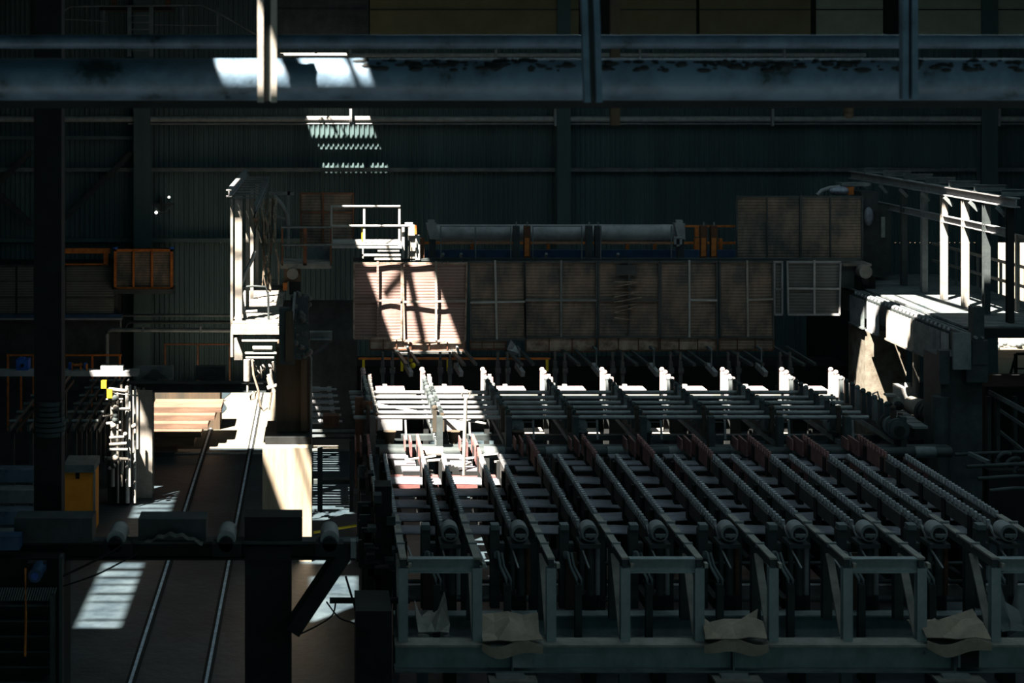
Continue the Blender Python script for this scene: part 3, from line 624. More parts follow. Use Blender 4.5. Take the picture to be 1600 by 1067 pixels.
# roll
t = thing('big_roll', 'big smooth grey roll lying above the hood', 'roll', (X(870,52),52,Z(362,52)))
zr = Z(364,52)
MB().cyl((X(676,52),52,zr),(X(1066,52),52,zr),.27,n=40).build('roll_barrel', 'grey', t)
for q, w_ in ((676, 1), (1064, -1)):
    MB().add([(X(q-10,51.5),51.5,Z(349,51.5)),(X(q+6,51.5),51.5,Z(349,51.5)),(X(q+9+w_*2,51.5),51.5,Z(374,51.5)),(X(q-4,51.5),51.5,Z(374,51.5)),
              (X(q-10,51.5),51.8,Z(349,51.5)),(X(q+6,51.5),51.8,Z(349,51.5)),(X(q+9+w_*2,51.5),51.8,Z(374,51.5)),(X(q-4,51.5),51.8,Z(374,51.5))],
             [(0,3,2,1),(4,5,6,7),(0,1,5,4),(1,2,6,5),(2,3,7,6),(3,0,4,7)]).pb(q-7,q+3,344,349,51.55,.2).build('end_bracket', 'grey', t)
    MB().pb(q-5,q+5,374,408,51.6,.2).build('bracket_leg', 'dark', t)
MB().pb(1053,1057,372,385,51.4,.1).pb(1053,1066,370,373,51.4,.1).pb(1053,1066,382,385,51.4,.1).pb(1062,1066,372,385,51.4,.1).build('lug_ring', 'grey', t)
for k, q in enumerate((807, 824, 921, 935, 1100, 1116)):
    m = ('dark','rust','dark','dark','rust','rust')[k]
    t = thing('roll_pillar', 'x', 'pillar', (X(q,51.2),51.2,Z(408,51.2)), 'short pillars in front of the roll')
    t['label'] = 'short %s pillar at the roll, %s from the left' % ('rusty' if m == 'rust' else 'black', ORD[k])
    pb_ = MB().pb(q-5,q+5,353,408,51.2,.2).build('pillar_body', m, t); MB().pb(q-1,q+1,347,353,51.25,.06).build('stud', 'grey', pb_)
    MB().pb(q-4,q+3,372,400,51.18,.02).build('worn_face', 'orange' if m == 'rust' else 'dark', pb_)
for k, (a, b) in enumerate(((688,799),(832,910),(938,1050))):
    fr = MB(); d = 51; fr.pb(a,a+1.6,353,406,d,.05).pb(b-1.6,b,353,406,d,.05)
    if k < 2: fr.pb(a,b,353,354.6,d,.05)
    if k == 0: fr.pb(742,744,353,406,d,.05)
    fr.pb(a,b,379,380.4,d,.05)
    one(fr, 'guard_frame', 'steel', 'thin rectangular guard frame before the roll, %s from the left' % ORD[k], 'frame', 'guard frames before the roll')
t = thing('orange_railing', 'orange railing running behind the roll', 'railing', (X(930,54),54,Z(405,54)))
MB().pb(660,1150,378,381.5,53.4,.08).pb(1070,1150,352,355,53.4,.08).build('rail', 'orange', t)
for q in (738, 857, 981, 1024, 1088, 1127): MB().pb(q-2,q+2,373,404,53.2,.2).build('rail_post', 'orange', t)
MB().pb(1086,1092,354,370,53.3,.1).pb(1085,1098,372,392,53.3,.1).build('switch_box', 'orange', t)
# ---- left platform with railings
t = thing('access_platform', 'sunlit access platform with pale railings left of the roll', 'platform', (X(530,51),51,Z(420,51)))
d = 50.6
def rail(pts, r=.035): return MB().tube([(X(a,d_),d_,Z(b,d_)) for a, b, d_ in pts], r)
rail([(518,322.5,d),(625,322.5,d)]).tube([(X(518,d),d,Z(353,d)),(X(640,d),d,Z(353,d))],.04).build('top_rail', 'white', t)
for q in (518, 569, 624): MB().box(X(q-1.6,d),X(q+1.6,d),d,d+.07,Z(380,d),Z(321,d)).build('rail_post', 'white', t)
MB().pb(565,569,354,378,d+.05,.05).build('yellow_marker', 'yellow', t)
rail([(440,355,d-.5),(518,355,d-.5)],.03).tube([(X(440,d-.5),d-.5,Z(382.5,d-.5)),(X(622,d-.5),d-.5,Z(382.5,d-.5))],.03).build('lower_rail', 'steel', t)
for q in (441, 475, 478, 517): MB().box(X(q-1.4,d-.5),X(q+1.4,d-.5),d-.5,d-.44,Z(415,d-.5),Z(355,d-.5)).build('lower_post', 'rust', t)
MB().box(X(518,d),X(628,d),d,d+1.3,Z(388,d),Z(380,d)).build('upper_deck', 'white', t)
MB().box(X(438,d-.5),X(518,d-.5),d-.5,d+1,Z(420,d-.5),Z(412,d-.5)).build('lower_deck', 'pale', t)
MB().pb(566,626,397,400,d,.1).pb(566,568,388,404,d,.1).pb(585,626,403,406,d,.1).pb(590,624,391,393,d,.1).build('under_frame', 'white', t)
MB().pb(476,520,384,412,d+.6,.1).build('step_panel', 'steel', t)
t = thing('bearing_stand', 'pale battered bearing stand between railings and roll', 'stand', (X(648,51),51,Z(408,51)))
MB().pb(628,632,352,406,51,.15).pb(633,645,348,352,51,.15).build('thin_upright', 'white', t)
MB().pb(638,648,352,368,50.9,.3).pb(638,650,366,406,51,.3).build('body', 'pale', t)
MB().pb(649,656,368,406,50.95,.25).build('side_lobe', 'white', t)
MB().pb(637.5,638.5,372,400,50.85,.02).pb(650.5,651.6,377,386,50.9,.04).pb(650.5,651.6,390,398,50.9,.04).build('slot', 'black', t)
MB().pb(648,651,352,366,50.8,.1).build('orange_pin', 'orange', t)
MB().pb(657,663,372,406,51.1,.2).build('dark_strut', 'rust', t)

# ================================================================== LEFT DEPTH FRAME
t = thing('overhead_frame', 'ladder-like overhead steel frame above the left walkway', 'frame', (-2.1, 48, 8.3))
MB().ibeam((-2.40,43.8,8.6),(-2.40,54.5,8.6),.14,.2,.03).build('side_beam', 'grey', t)
MB().ibeam((-1.68,43.5,8.25),(-1.68,54.5,8.35),.1,.2,.03).build('side_beam', 'steel', t)
for k in range(9): MB().box(-2.4,-1.65,44+k*1.2,44.06+k*1.2,8.45,8.49).build('cross_rung', 'steel', t)
t = thing('walkway_post', 'tall sunlit channel post at the near end of the left walkway', 'post', (-2.25, 44, 4.2))
MB().box(X(360,44),X(364,44),44,44.2,Z(558,44),8.5).build('edge_angle', 'pale', t)
MB().box(X(367,44),X(378,44),44.05,44.3,Z(562,44),8.5).build('channel', 'pale', t)
MB().box(X(366,44),X(379,44),43.95,44.0,Z(562,44),Z(528,44)).build('foot_plate', 'pale', t)
for k, (q, dd_) in enumerate(((387,46),(394,48.5),(402,51))):
    one(MB().box(X(q-3,dd_),X(q+2,dd_),dd_,dd_+.15,5.2,8.4), 'walkway_upright', 'pale', 'slender upright of the left walkway, %s from the front' % ORD[k], 'post', 'uprights of the left walkway')
t = thing('side_walkway', 'sunlit slatted side walkway at the left end of the hood', 'walkway', (-1.7, 47, 4.9))
sl = MB()
for k in range(34): sl.box(-2.3,-1.05-R.uniform(0,.06),43.25+k*.30+R.uniform(-.02,.02),43.42+k*.30,5.16,5.22)
sl.build('slatted_deck', 'pale', t)
MB().box(-2.3,-1.05,43.05,43.2,5.0,5.2).build('edge_beam', 'pale', t)
MB().box(-2.25,-2.1,43.2,53.4,4.9,5.14).box(-1.25,-1.1,43.2,53.4,4.9,5.14).build('stringer', 'dark', t)
d = 42.6
t = thing('pipe_rack', 'rack of pale service pipes beneath the left walkway', 'pipes', (-1.8,43.4,4.2))
for k, (py, a, b) in enumerate(((533.5,378,440),(545,395,425),(553,383,432),(560,384,428))):
    MB().cyl((X(a,d+.1),d+.1,Z(py,d)),(X(b,d+.1),d+.1,Z(py,d)),.035 if k != 1 else .06).build('service_pipe', 'white', t)
rr = random.Random(4)
for k in range(12):
    a = 386+rr.uniform(0,40); b = 562+rr.uniform(0,20); L_ = rr.uniform(8,30)
    MB().tube([(X(a,d),d+rr.uniform(0,.4),Z(b,d)),(X(a+rr.uniform(-2,5),d),d+.1,Z(b+L_*.5,d)),(X(a+rr.uniform(0,9),d),d+.2,Z(b+L_,d))],.03).build('hose_end', 'pale', t)
t = thing('drooping_hose', 'bundle of drooping hoses below the left walkway', 'hose', (X(400,42.5),42.5,Z(640,42.5)))
d = 42.5
for pts in (((394,562),(396,585),(404,610),(406,635),(412,641),(418,636)), ((418,590),(424,615),(420,640)), ((396,612),(391,618),(392,624),(398,622),(400,612))):
    MB().tube([(X(a,d),d,Z(b,d)) for a, b in pts],.03).build('hose', 'rag', t)
MB().cyl((X(386,d),d,Z(562,d)),(X(386,d),d,Z(595,d)),.09,n=10).cyl((X(387,d),d,Z(595,d)),(X(387,d),d,Z(612,d)),.03).build('hanging_canister', 'pale', t)
MB().cyl((X(418,d),d,Z(607,d)),(X(446,d),d,Z(598,d)),.07,.03).build('nozzle', 'pale', t)
MB().cyl((X(420,d),d,Z(585,d)),(X(428,d),d,Z(612,d)),.06).build('bracket_arm', 'pale', t)
t = thing('torn_curtain', 'shredded dusty curtain hanging in the left frame', 'curtain', (-1.9,47,5.9))
for k in range(12):
    x = X(399+k*2.9,47.5); L_ = 8.2-rr.uniform(.9,2.9); a = rr.uniform(-.15,.15)
    n = 7; pts = [(x+a*i/n+rr.uniform(-.04,.04), 47.3+rr.uniform(0,.6), 8.2-(8.2-L_)*i/n) for i in range(n+1)]
    mb = MB()
    for i in range(n): mb.bar(pts[i], pts[i+1], .05*rr.uniform(.3,1.3), .03, up=(0,1,0))
    mb.build('strip', 'rag' if k % 3 else 'brown', t)
t = thing('twisted_rope', 'pale twisted rope slanting beside the left posts', 'rope', (-2.1,44.5,5.0))
d = 44.5
MB().tube([(X(a,d),d,Z(b,d)) for a, b in ((399,392),(392,410),(384,425),(376,447),(378,470),(383,495),(381,510))],.05).build('strand', 'white', t)
MB().tube([(X(a,d-.3),d-.3,Z(b,d-.3)) for a, b in ((374,449),(395,447),(415,448),(419,460),(420,510))],.03).build('bent_rod', 'dark', t)
MB().tube([(X(a,d-.3),d-.3,Z(b,d-.3)) for a, b in ((374,486),(388,487),(402,486))],.04).build('peg', 'white', t)
# brown column, box, arm
t = thing('mill_column', 'brown sooty column standing on the sunlit concrete pedestal', 'column', (X(457,41),41,Z(700,41)))
MB().box(X(432,41),X(484,41),41,42.2,2.91,5.0).build('shaft', 'brown', t)
MB().box(X(470,40.9),X(480,40.9),40.9,41.0,2.95,Z(560,40.9)).build('cover_strip', 'brown', t)
MB().tube([(X(486,40.8),40.9,2.95),(X(486,40.8),40.9,Z(560,40.8)),(X(480,40.8),40.9,Z(548,40.8))],.03).build('conduit', 'steel', t)
t = thing('control_box', 'dark hanging control box beside the brown column', 'box', (X(447,42),40.5,Z(570,40.5)))
MB().pb(436,460,482,570,40.4,.35).build('case', 'dark', t); MB().pb(446,458,486,565,40.36,.04).build('door', 'brown', t)
t = thing('dusty_girder', 'girder end heaped with dust above the brown column', 'girder', (X(466,42),41,Z(560,41)))
MB().pb(456,482,462,562,40.5,.3).build('girder', 'dark', t)
du = MB()
for k in range(70): du.ball((X(456+rr.uniform(0,28),40.5),40.5+rr.uniform(0,.1),Z(458+rr.uniform(0,100),40.5)), rr.uniform(.03,.09),6,4)
o = du.build('dust', 'dust', t); o['kind'] = 'stuff'
MB().bar((X(457,40.4),40.4,Z(500,40.4)),(X(461,40.4),40.4,Z(456,40.4)),.06,.04,up=(0,1,0)).build('bright_strap', 'grey', t)
t = thing('wall_bracket', 'steel bracket arm sticking out right of the brown column', 'bracket', (X(500,43),43,Z(560,43)))
MB().ibeam((X(484,43),43,Z(524,43)),(X(519,43),43,Z(524,43)),.2,.22,.03).build('arm', 'steel', t)
MB().bar((X(485,43),43,Z(560,43)),(X(516,43),43,Z(532,43)),.1,.08).build('brace', 'dark', t)
t = thing('flange_motor', 'round flange motor under the left lower deck', 'motor', (X(457,50),50,Z(460,50)))
MB().cyl((X(457,50),50,Z(428,50)),(X(457,50),50.4,Z(428,50)),.17,n=20).build('flange', 'pale', t)
MB().pb(444,470,420,440,50.3,.4).build('case', 'brown', t); MB().pb(442,449,442,454,50,.3).build('orange_plug', 'orange', t)
MB().pb(452,470,440,460,50.3,.3).build('base', 'black', t)
# knee bracket on top
t = thing('swing_arm', 'curved grey swing arm beside the small sheet wall', 'arm', (X(440,52),52,Z(400,52)))
MB().pb(420,460,300,305,52,.2).pb(449,453,300,400,52,.2).build('post', 'steel', t)
MB().tube([(X(a,51.8),51.8,Z(b,51.8)) for a, b in ((428,306),(440,318),(448,335),(450,350))],.07).build('bow', 'steel', t)
MB().tube([(X(a,51.8),51.8,Z(b,51.8)) for a, b in ((405,320),(420,335),(448,342))],.05).build('hose', 'steel', t)
# concrete pedestal
one(MB().box(X(410,40),X(487,40),40,42.5,0,2.73), 'concrete_pedestal', 'concrete', 'tall concrete pedestal half in sun, under the brown column', 'pedestal')
one(MB().box(X(414,40.4),X(487,40.4),40.4,42.4,2.74,2.9), 'bearing_plate', 'black', 'black bearing plate between column and concrete pedestal', 'plate')

# ================================================================== RIGHT DEPTH FRAME
XR = 18.2
t = thing('overhead_frame', 'overhead steel frame with short cross arms at the right', 'frame', (XR,48,8.3))
MB().ibeam((XR,43.5,8.37),(XR,57,8.37),.22,.26,.03).build('long_beam', 'grey', t)
for k in range(7):
    y = 44.2+k*1.85; MB().ibeam((XR-.1,y,8.60),(XR+.78,y,8.60),.14,.18,.02).build('cross_arm', 'steel', t)
    MB().bar((XR+.02,y+.02,7.98),(XR-.22,y+.02,8.22),.04,.10).build('gusset', 'steel', t)
MB().ibeam((XR,44,7.55),(XR,55,7.55),.14,.2,.02).build('mid_rail', 'grey', t)
MB().ibeam((XR+1.1,44.5,6.1+1.15),(XR+1.1,49,7.25),.1,.15,.02).build('outer_rail', 'steel', t)
for k, q in enumerate((1412, 1444, 1475, 1508, 1541, 1578)):
    d = XR*F/(q-500)
    m = ('dark','steel','pale','pale','dark','black')[k]
    one(MB().ibeam((XR,d,5.2),(XR,d,8.25),.17,.17,.03,up=(0,1,0)), 'frame_post', m, ['bluish post of the right frame, farthest back','dark grey post of the right frame, second farthest back','left one of two sunlit posts on the right platform','right one of two sunlit posts on the right platform','black post just right of the sunlit pair','wide black post nearest the right edge'][k], 'post', 'posts of the right frame')
d = 47; one(MB().box(XR+1.05,XR+1.15,46,46.1,5.2,7.3), 'outer_post', 'pale', 'thin sunlit outer post behind the right platform rail', 'post')
# platform
t = thing('right_platform', 'timbered platform deck along the right frame, partly sunlit', 'platform', (18.4,48,4.9))
dk = MB()
for k in range(44): dk.box(16.75,20.4,43.3+k*.27,43.5+k*.27,5.12,5.18)
dk.build('deck_boards', 'steel', t)
MB().box(16.75,20.4,43.1,43.3,4.9,5.15).box(16.9,17.1,43.3,55,4.8,5.1).box(19.9,20.1,43.3,55,4.8,5.1).build('edge_beam', 'black', t)
t = thing('platform_railing', 'two-bar railing along the far side of the right platform', 'railing', (19.9,48,5.2))
for z in (5.75, 6.3): MB().box(19.85,19.92,43.4,54,z-.04,z+.04).build('rail_bar', 'pale', t)
for y in (43.6, 45.2, 46.9, 48.6, 50.3, 52): MB().box(19.86,19.93,y,y+.06,5.18,6.32).build('rail_post', 'steel', t)
MB().bar((19.7,43.2,5.2),(20.7,42.6,4.6),.06,.1).build('stair_rail', 'rust', t)
t = thing('stair_flight', 'dark stair railing slanting down at the right edge', 'stairs', (21.2,48,4.2))
MB().bar((20.3,47,6.3),(22.6,47,4.2),.06,.07).bar((20.3,47,5.7),(22.6,47,3.6),.06,.07).build('handrail', 'rust', t)
MB().bar((20.3,47,5.1),(22.6,47,3.0),.08,.25).build('stringer', 'navy', t)
MB().box(21.0,22.6,46.5,46.6,5.55,5.62).box(21.0,22.6,46.5,46.6,6.05,6.12).build('landing_rail', 'black', t)
# covered girder
t = thing('covered_girder', 'girder hung with ribbed side covers running under the right platform', 'girder', (16.3,46,4.2))
MB().box(16.35,16.75,41.7,53,4.45,5.05).build('core_beam', 'dark', t)
for yy in (40.9, 47.7): pass
names = [(49.9,51.2,'steel'),(48.6,49.6,'grey'),(45.7,47.9,'pale'),(43.8,45.6,'steel'),(43.2,43.7,'grey')]
for (y0_, y1_, m) in names:
    cv = MB(); n = max(3, int((y1_-y0_)/.12)); prev = None
    for i in range(n+1):
        y = y0_+(y1_-y0_)*i/n; xo = 16.27 if i % 2 else 16.33
        if prev: cv.add([(prev[0],prev[1],4.15),(xo,y,4.15),(xo,y,5.0),(prev[0],prev[1],5.0)],[(0,1,2,3)])
        prev = (xo, y)
    cv.box(16.25,16.36,y0_,y1_,4.12,4.17).build('side_cover', m, t, .015)
for i in range(26): MB().ball((16.4,43.4+i*.3,5.08),.06,6,4).build('clamp', 'grey', t)
MB().cyl((16.45,41.7,5.12),(16.45,53,5.12),.04).cyl((16.62,41.7,5.12),(16.62,53,5.12),.03).build('cable_pipe', 'steel', t)
MB().box(16.2,16.75,41.72,42.6,4.0,4.9).build('end_cover', 'dark', t)
MB().box(X(1489,41.6),X(1516,41.6),41.55,41.65,Z(577,41.6),Z(520,41.6)).build('hanging_flap', 'steel', t)
t = thing('end_gearbox', 'dusty gearbox with a round flange at the girder head', 'gearbox', (X(1335,51),51,Z(452,51)))
MB().pb(1315,1348,414,450,51.5,1).build('housing', 'dark', t); MB().pb(1318,1362,412,416,51.3,.8).build('lid', 'pale', t)
MB().cyl((X(1353,51),51,Z(425,51)),(X(1353,51),51.4,Z(425,51)),.2,n=20).build('flange', 'pale', t)
MB().cyl((X(1353,50.9),50.9,Z(440,51)),(X(1353,51),51.4,Z(440,51)),.1,n=12).pb(1340,1368,432,452,51.2,.5).build('base', 'black', t)
t = thing('lagged_pipe', 'foil lagged pipe bend on top of the upper right sheet wall', 'pipe', (X(1330,52.5),52.5,Z(305,52.5)))
MB().tube([(X(a,52.5),52.5,Z(b,52.5)) for a, b in ((1277,305),(1284,298),(1296,294),(1312,292),(1335,293))],.07).build('bend', 'grey', t)
MB().ball((X(1312,52.3),52.3,Z(298,52.3)),.32,12,8,(1,.6,.45)).build('foil_wrap', 'foil', t)
MB().pb(1315,1360,286,291,52.3,.6).build('top_plate', 'steel', t); MB().cyl((X(1328,52.3),52.3,Z(304,52.3)),(X(1328,52.3),52.3,Z(292,52.3)),.12).build('valve_neck', 'orange', t)
t = thing('duct_bend', 'dusty dark duct right of the upper sheet wall', 'duct', (X(1362,53),53,Z(450,53)))
MB().pb(1346,1372,300,330,53,1).pb(1348,1392,320,430,53.2,.9).build('duct_body', 'dark', t)
MB().ball((X(1357,52.7),52.7,Z(338,52.7)),.2,12,8,(.8,.6,1.5)).build('foil_wrap', 'foil', t)
MB().pb(1377,1383,339,371,53,.05).build('pale_plate', 'white', t)
# pillar and posts under girder
one(MB().box(X(1352,50),X(1416,50),50,51.6,0,Z(517,50)), 'concrete_pillar', 'pitted', 'pitted concrete pillar, partly sunlit, under the right girder', 'pillar')
for k, (a, b, dd_) in enumerate(((1426,1437,49),(1451,1463,47))):
    one(MB().cyl((X((a+b)/2,dd_),dd_,0),(X((a+b)/2,dd_),dd_,4.9),(X(b,dd_)-X(a,dd_))/2,n=16), 'round_post', 'pale' if k == 0 else 'steel', ['round post lit by the sun right of the pitted pillar','round dark post right of the sunlit round post'][k], 'post')
t = thing('motor_unit', 'sunlit motor with ribbed cylinder beside the pitted pillar', 'motor', (X(1410,47.5),47.5,2.2))
MB().pb(1408,1428,606,632,47.5,.7).build('motor_case', 'white', t); MB().cyl((X(1418,47.4),47.4,Z(604,47.4)),(X(1418,47.4),47.4,Z(598,47.4)),.08).build('cap', 'white', t)
MB().cyl((X(1425,47.3),47.3,Z(632,47.3)),(X(1449,46),46,Z(642,46)),.24,.26,n=20).build('cylinder', 'pale', t)
for k in range(3): MB().cyl((X(1441+k*4,46.2),46.2-k*.1,Z(640+k,46.2)),(X(1443+k*4,46.2),46.1-k*.1,Z(641+k,46.2)),.29,n=20).build('band', 'dark', t)
MB().box(X(1400,47),X(1460,46),46,48,0,Z(655,47)).build('plinth', 'black', t)
MB().tube([(X(a,47),47,Z(b,47)) for a, b in ((1362,630),(1364,615),(1371,612),(1374,622),(1378,632))],.03).build('hose', 'white', t)
MB().pb(1386,1402,617,620,47,.3).pb(1396,1408,622,634,47,.3).build('bracket', 'white', t)
t = thing('ribbed_drum', 'dark ribbed drum running in depth at the right end of the tubes', 'drum', (X(1380,43),43,2.5))
a_ = (X(1361,44.5),44.5,Z(640,44.5)); b_ = (X(1405,40.8),40.8,Z(672,40.8))
A_, B_ = Vector(a_), Vector(b_)
MB().cyl(a_, b_, .17, .22, n=22).build('barrel', 'dark', t)
for k in range(7): P_ = A_.lerp(B_, .1+k*.14); Q_ = A_.lerp(B_, .14+k*.14); MB().cyl(P_, Q_, .22+.008*k, n=22).build('rib', 'steel' if k % 2 else 'dark', t)
MB().cyl(B_, B_+(B_-A_).normalized()*.15, .12, n=16).build('end_hub', 'black', t)
MB().box(a_[0]-.1,b_[0]+.1,41.5,44.3,0,2.2).build('drum_bed', 'black', t)
rb = MB(); t = thing('roller_bank', 'group of dark boxy bearings behind the ribbed drum', 'bearings', (X(1425,43),43,2.2))
for k in range(5):
    q = 1390+k*9; MB().pb(q,q+24,642+k*6,646+k*6,45-k*.8,.4).build('bearing_cap', 'steel', t); MB().pb(q+3,q+20,646+k*6,662+k*6,45-k*.8,.4).build('bearing_body', 'black', t)
for q in (1388, 1404): MB().ball((X(q,44.4),44.4,Z(634,44.4)),.13).build('knob', 'black', t)
# right column & dark machine
t = thing('mill_column', 'massive dark column where the right girder ends', 'column', (X(1500,42),42,0))
MB().box(X(1470,42),X(1535,42),42,43.2,0,4.6).build('shaft', 'dark', t)
MB().cyl((X(1472,41.9),42,0),(X(1472,41.9),42,3.6),.22,n=20).build('corner_pipe', 'dark', t)
MB().pb(1520,1538,480,570,41.8,.3).build('head_block', 'dark', t); MB().pb(1468,1484,548,600,41.8,.2).build('side_bracket', 'dark', t)
t = thing('machine_housing', 'dark machine housing below the bright outdoor view', 'machine', (X(1590,45),45,0))
MB().box(X(1540,45),20.4,45,47,0,3.3).build('housing', 'black', t)
MB().bar((X(1545,44.6),44.6,Z(612,44.6)),(X(1625,43),43,Z(655,43)),.05,.12).bar((X(1555,44.6),44.6,Z(636,44.6)),(X(1625,43),43,Z(682,43)),.05,.08).bar((X(1562,44.6),44.6,Z(674,44.6)),(X(1625,43),43,Z(725,43)),.05,.08).build('hand_bar', 'steel', t)
for q in (1543, 1557, 1584): MB().pb(q,q+6,620,730,44.4,.15).build('upright', 'dark', t)
t = thing('pipe_loops', 'nested dark pipe loops at the right edge beyond the last rake', 'pipes', (X(1560,40),40,1.5))
for k in range(4):
    d = 41-k*1.6; y_ = 708+k*19
    MB().tube([(X(1492+k*18,d),d,Z(y_+2,d)),(X(1540+k*8,d),d,Z(y_,d)),(X(1585,d),d,Z(y_-2,d)),(X(1620,d),d,Z(y_-1,d))],.045).build('pipe', 'dark', t)
for k in range(3):
    d = 40; c_ = (X(1572+k*14,d),d,Z(722+k*8,d)); MB().tube(arc(c_,.22,math.pi,math.pi/3,8),.05).build('loop', 'dark', t)
MB().bar((X(1514,41),41,Z(708,41)),(X(1545,40.5),40.5,Z(722,40.5)),.1,.08).build('channel', 'steel', t)
MB().box(X(1545,42),X(1640,42),42,42.3,0,Z(735,42)).build('stand', 'black', t)
# triangular outdoor stair frame
t = thing('stair_trestle', 'black triangular stair trestle against the bright yard', 'frame', (X(1588,60),60,0))
d = 60
MB().bar((X(1572,d),d,Z(608,d)),(X(1588,d),d,Z(553,d)),.07,.07).bar((X(1588,d),d,Z(553,d)),(X(1640,d),d,Z(552,d)),.07,.09).pb(1586,1590,553,608,d,.1).pb(1590,1640,575,577,d,.08).build('tube_frame', 'black', t)
MB().box(X(1588,d),X(1640,d),d,d+1.5,0,Z(602,d)).build('base_step', 'black', t)
# outdoors
one(MB().box(24,60,74,74.6,0,1.45), 'yard_wall', 'brick', 'brown brick yard wall seen through the right opening', 'wall')
one(MB().box(24,60,73.0,73.6,0,.5), 'yard_kerb', 'pale', 'low pale kerb before the brick yard wall', 'kerb')
rub = MB()
for k in range(90): rub.ball((R.uniform(25,36),72.2+R.uniform(-.4,.5),.05+R.uniform(0,.15)),R.uniform(.08,.22),6,4)
o = rub.build('rubble', 'steel'); tag(o, 'strip of grey rubble at the foot of the brick yard wall', 'rubble'); o['kind'] = 'stuff'
one(MB().box(20,80,110,150,-.2,.1).grid(lambda u,v:(20+70*u,76+80*v,1.2+9*v),8,8), 'spoil_bank', 'ground', 'sunny sandy bank rising behind the yard wall', 'bank')
t = thing('yellow_loader', 'yellow machine parked on the sunny bank outside', 'vehicle', (X(1560,100),100,Z(420,100)))
d = 100
cb_ = MB().pb(1552,1572,382,404,d,2).build('cab', 'yellow', t); MB().pb(1556,1567,386,394,d-.05,.1).build('window', 'dark', cb_)
MB().pb(1550,1584,404,412,d,2.2).build('chassis', 'brick', t)
for q in (1555, 1578): MB().cyl((X(q,d),d-.2,Z(413,d)),(X(q,d),d+.2,Z(413,d)),.3).build('wheel', 'black', t)
one(MB().pb(1574,1640,391,398,104,3).pb(1580,1600,386,391,104,3), 'scrap_wagon', 'brick', 'reddish wagon on the sunny bank outside', 'wagon')

# ================================================================== LEFT BACKGROUND
d = 62
t = thing('louvred_cabin', 'dark louvred cabin with a blue sill at the far left', 'cabin', (X(90,d),d,Z(502,d)))
for (a, b, m) in ((-20,24,'meshgrey'), (27,52,'meshgrey'), (104,178,'meshgrey')):
    for (c_, e) in ((418,438),(441,463),(466,490)):
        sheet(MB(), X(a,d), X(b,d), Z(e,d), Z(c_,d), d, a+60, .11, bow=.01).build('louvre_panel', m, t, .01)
MB().pb(-20,182,414,418,d,.2).pb(-20,182,438,441,d,.15).pb(-20,182,463,466,d,.15).pb(99,104,414,492,d,.2).build('frame', 'dark', t)
MB().pb(-20,190,491,497,d-.1,.4).build('sill', 'navy', t); MB().pb(-20,190,497,500,d-.1,.4).build('sill_edge', 'grey', t)
MB().box(X(-20,d),X(182,d),d+.3,d+3,0,Z(414,d)).build('cabin_wall', 'dark', t)
one(MB().pb(98,172,388,396,62,.1).pb(162,169,396,414,62,.1).pb(98,165,412,415,62,.1), 'door_frame', 'orange', 'dull orange door frame above the louvred cabin', 'frame')
t = thing('wire_cage', 'orange framed slatted cage on the wall column', 'cage', (X(224,61.6),61.6,Z(458,61.6)))
d = 61.6
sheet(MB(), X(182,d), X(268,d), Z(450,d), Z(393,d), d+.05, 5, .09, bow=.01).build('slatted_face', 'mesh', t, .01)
MB().pb(178,270,389,393,d-.05,.12).pb(178,182,389,452,d-.05,.12).pb(266,270,389,452,d-.05,.12).pb(207,210,391,451,d-.05,.1).pb(236,239,391,451,d-.05,.1).pb(178,270,449,452,d-.05,.12).build('frame', 'orange', t)
MB().pb(177,270,452,459,d-.1,1.2).build('base_shelf', 'dark', t)
MB().cyl((X(180,d),d,Z(389,d)),(X(180,d),d,Z(386,d)),.1).cyl((X(268,d),d,Z(389,d)),(X(268,d),d,Z(386,d)),.1).build('corner_knob', 'blue', t)
MB().box(X(182,d),X(266,d),d+.2,63.0,Z(450,d),Z(393,d)).build('back_box', 'dark', t)
t = thing('bent_pipework', 'three dark bent pipes running right from the left wall', 'pipes', (X(260,57),57,Z(560,62)))
d = 62
MB().tube([(X(a,d),d,Z(b,d)) for a, b in ((167,590),(167,522),(169,517),(174,515),(360,516))],.08).build('pipe', 'steel', t)
MB().tube([(X(a,d),d+.3,Z(b,d)) for a, b in ((194,520),(196,508),(202,505),(360,505))],.06).build('pipe', 'dark', t)
MB().tube([(X(a,d),d+.6,Z(b,d)) for a, b in ((185,520),(185,499),(190,496),(360,496))],.05).build('pipe', 'steel', t)
for q in (222, 312): MB().pb(q,q+3,510,520,d-.1,.2).build('pipe_clip', 'steel', t)
for k, (a, b, y_, m) in enumerate(((10,55,555,'orange'),(98,190,555,'orange'),(256,362,538,'rust'))):
    dh = 55 if k < 2 else 62.5
    t = thing('orange_handrail', ['dull orange handrail left of the black column','dull orange handrail right of the black column','faint rusty handrail under the bent pipes'][k], 'railing', (X((a+b)/2,dh),dh,Z(y_+24,dh)))
    MB().pb(a,b,y_-1.3,y_+1.3,dh,.08).build('top_bar', m, t)
    for q in (a+2, (a+b)/2, b-3): MB().box(X(q-1.3,dh),X(q+1.3,dh),dh,dh+.08,0,Z(y_,dh)).build('bar_post', m, t)
t = thing('blue_motor', 'bright blue motor on the far left beam', 'motor', (X(35,46),46.2,Z(580,46)))
MB().pb(25,44,562,580,46.2,.4).build('case', 'blue', t); MB().pb(30,38,559,562,46.25,.2).build('terminal_box', 'blue', t)
MB().cyl((X(35,46.2),46.15,Z(571,46.2)),(X(35,46.2),46.2,Z(571,46.2)),.05).build('shaft_end', 'black', t)
for k, q in enumerate((107, 131)):
    one(MB().pb(q,q+4,567,580,46.3,.1), 'bottle_jack', 'blue', ['blue cylinder left of the small orange stool','blue cylinder right of the small orange stool'][k], 'cylinder')
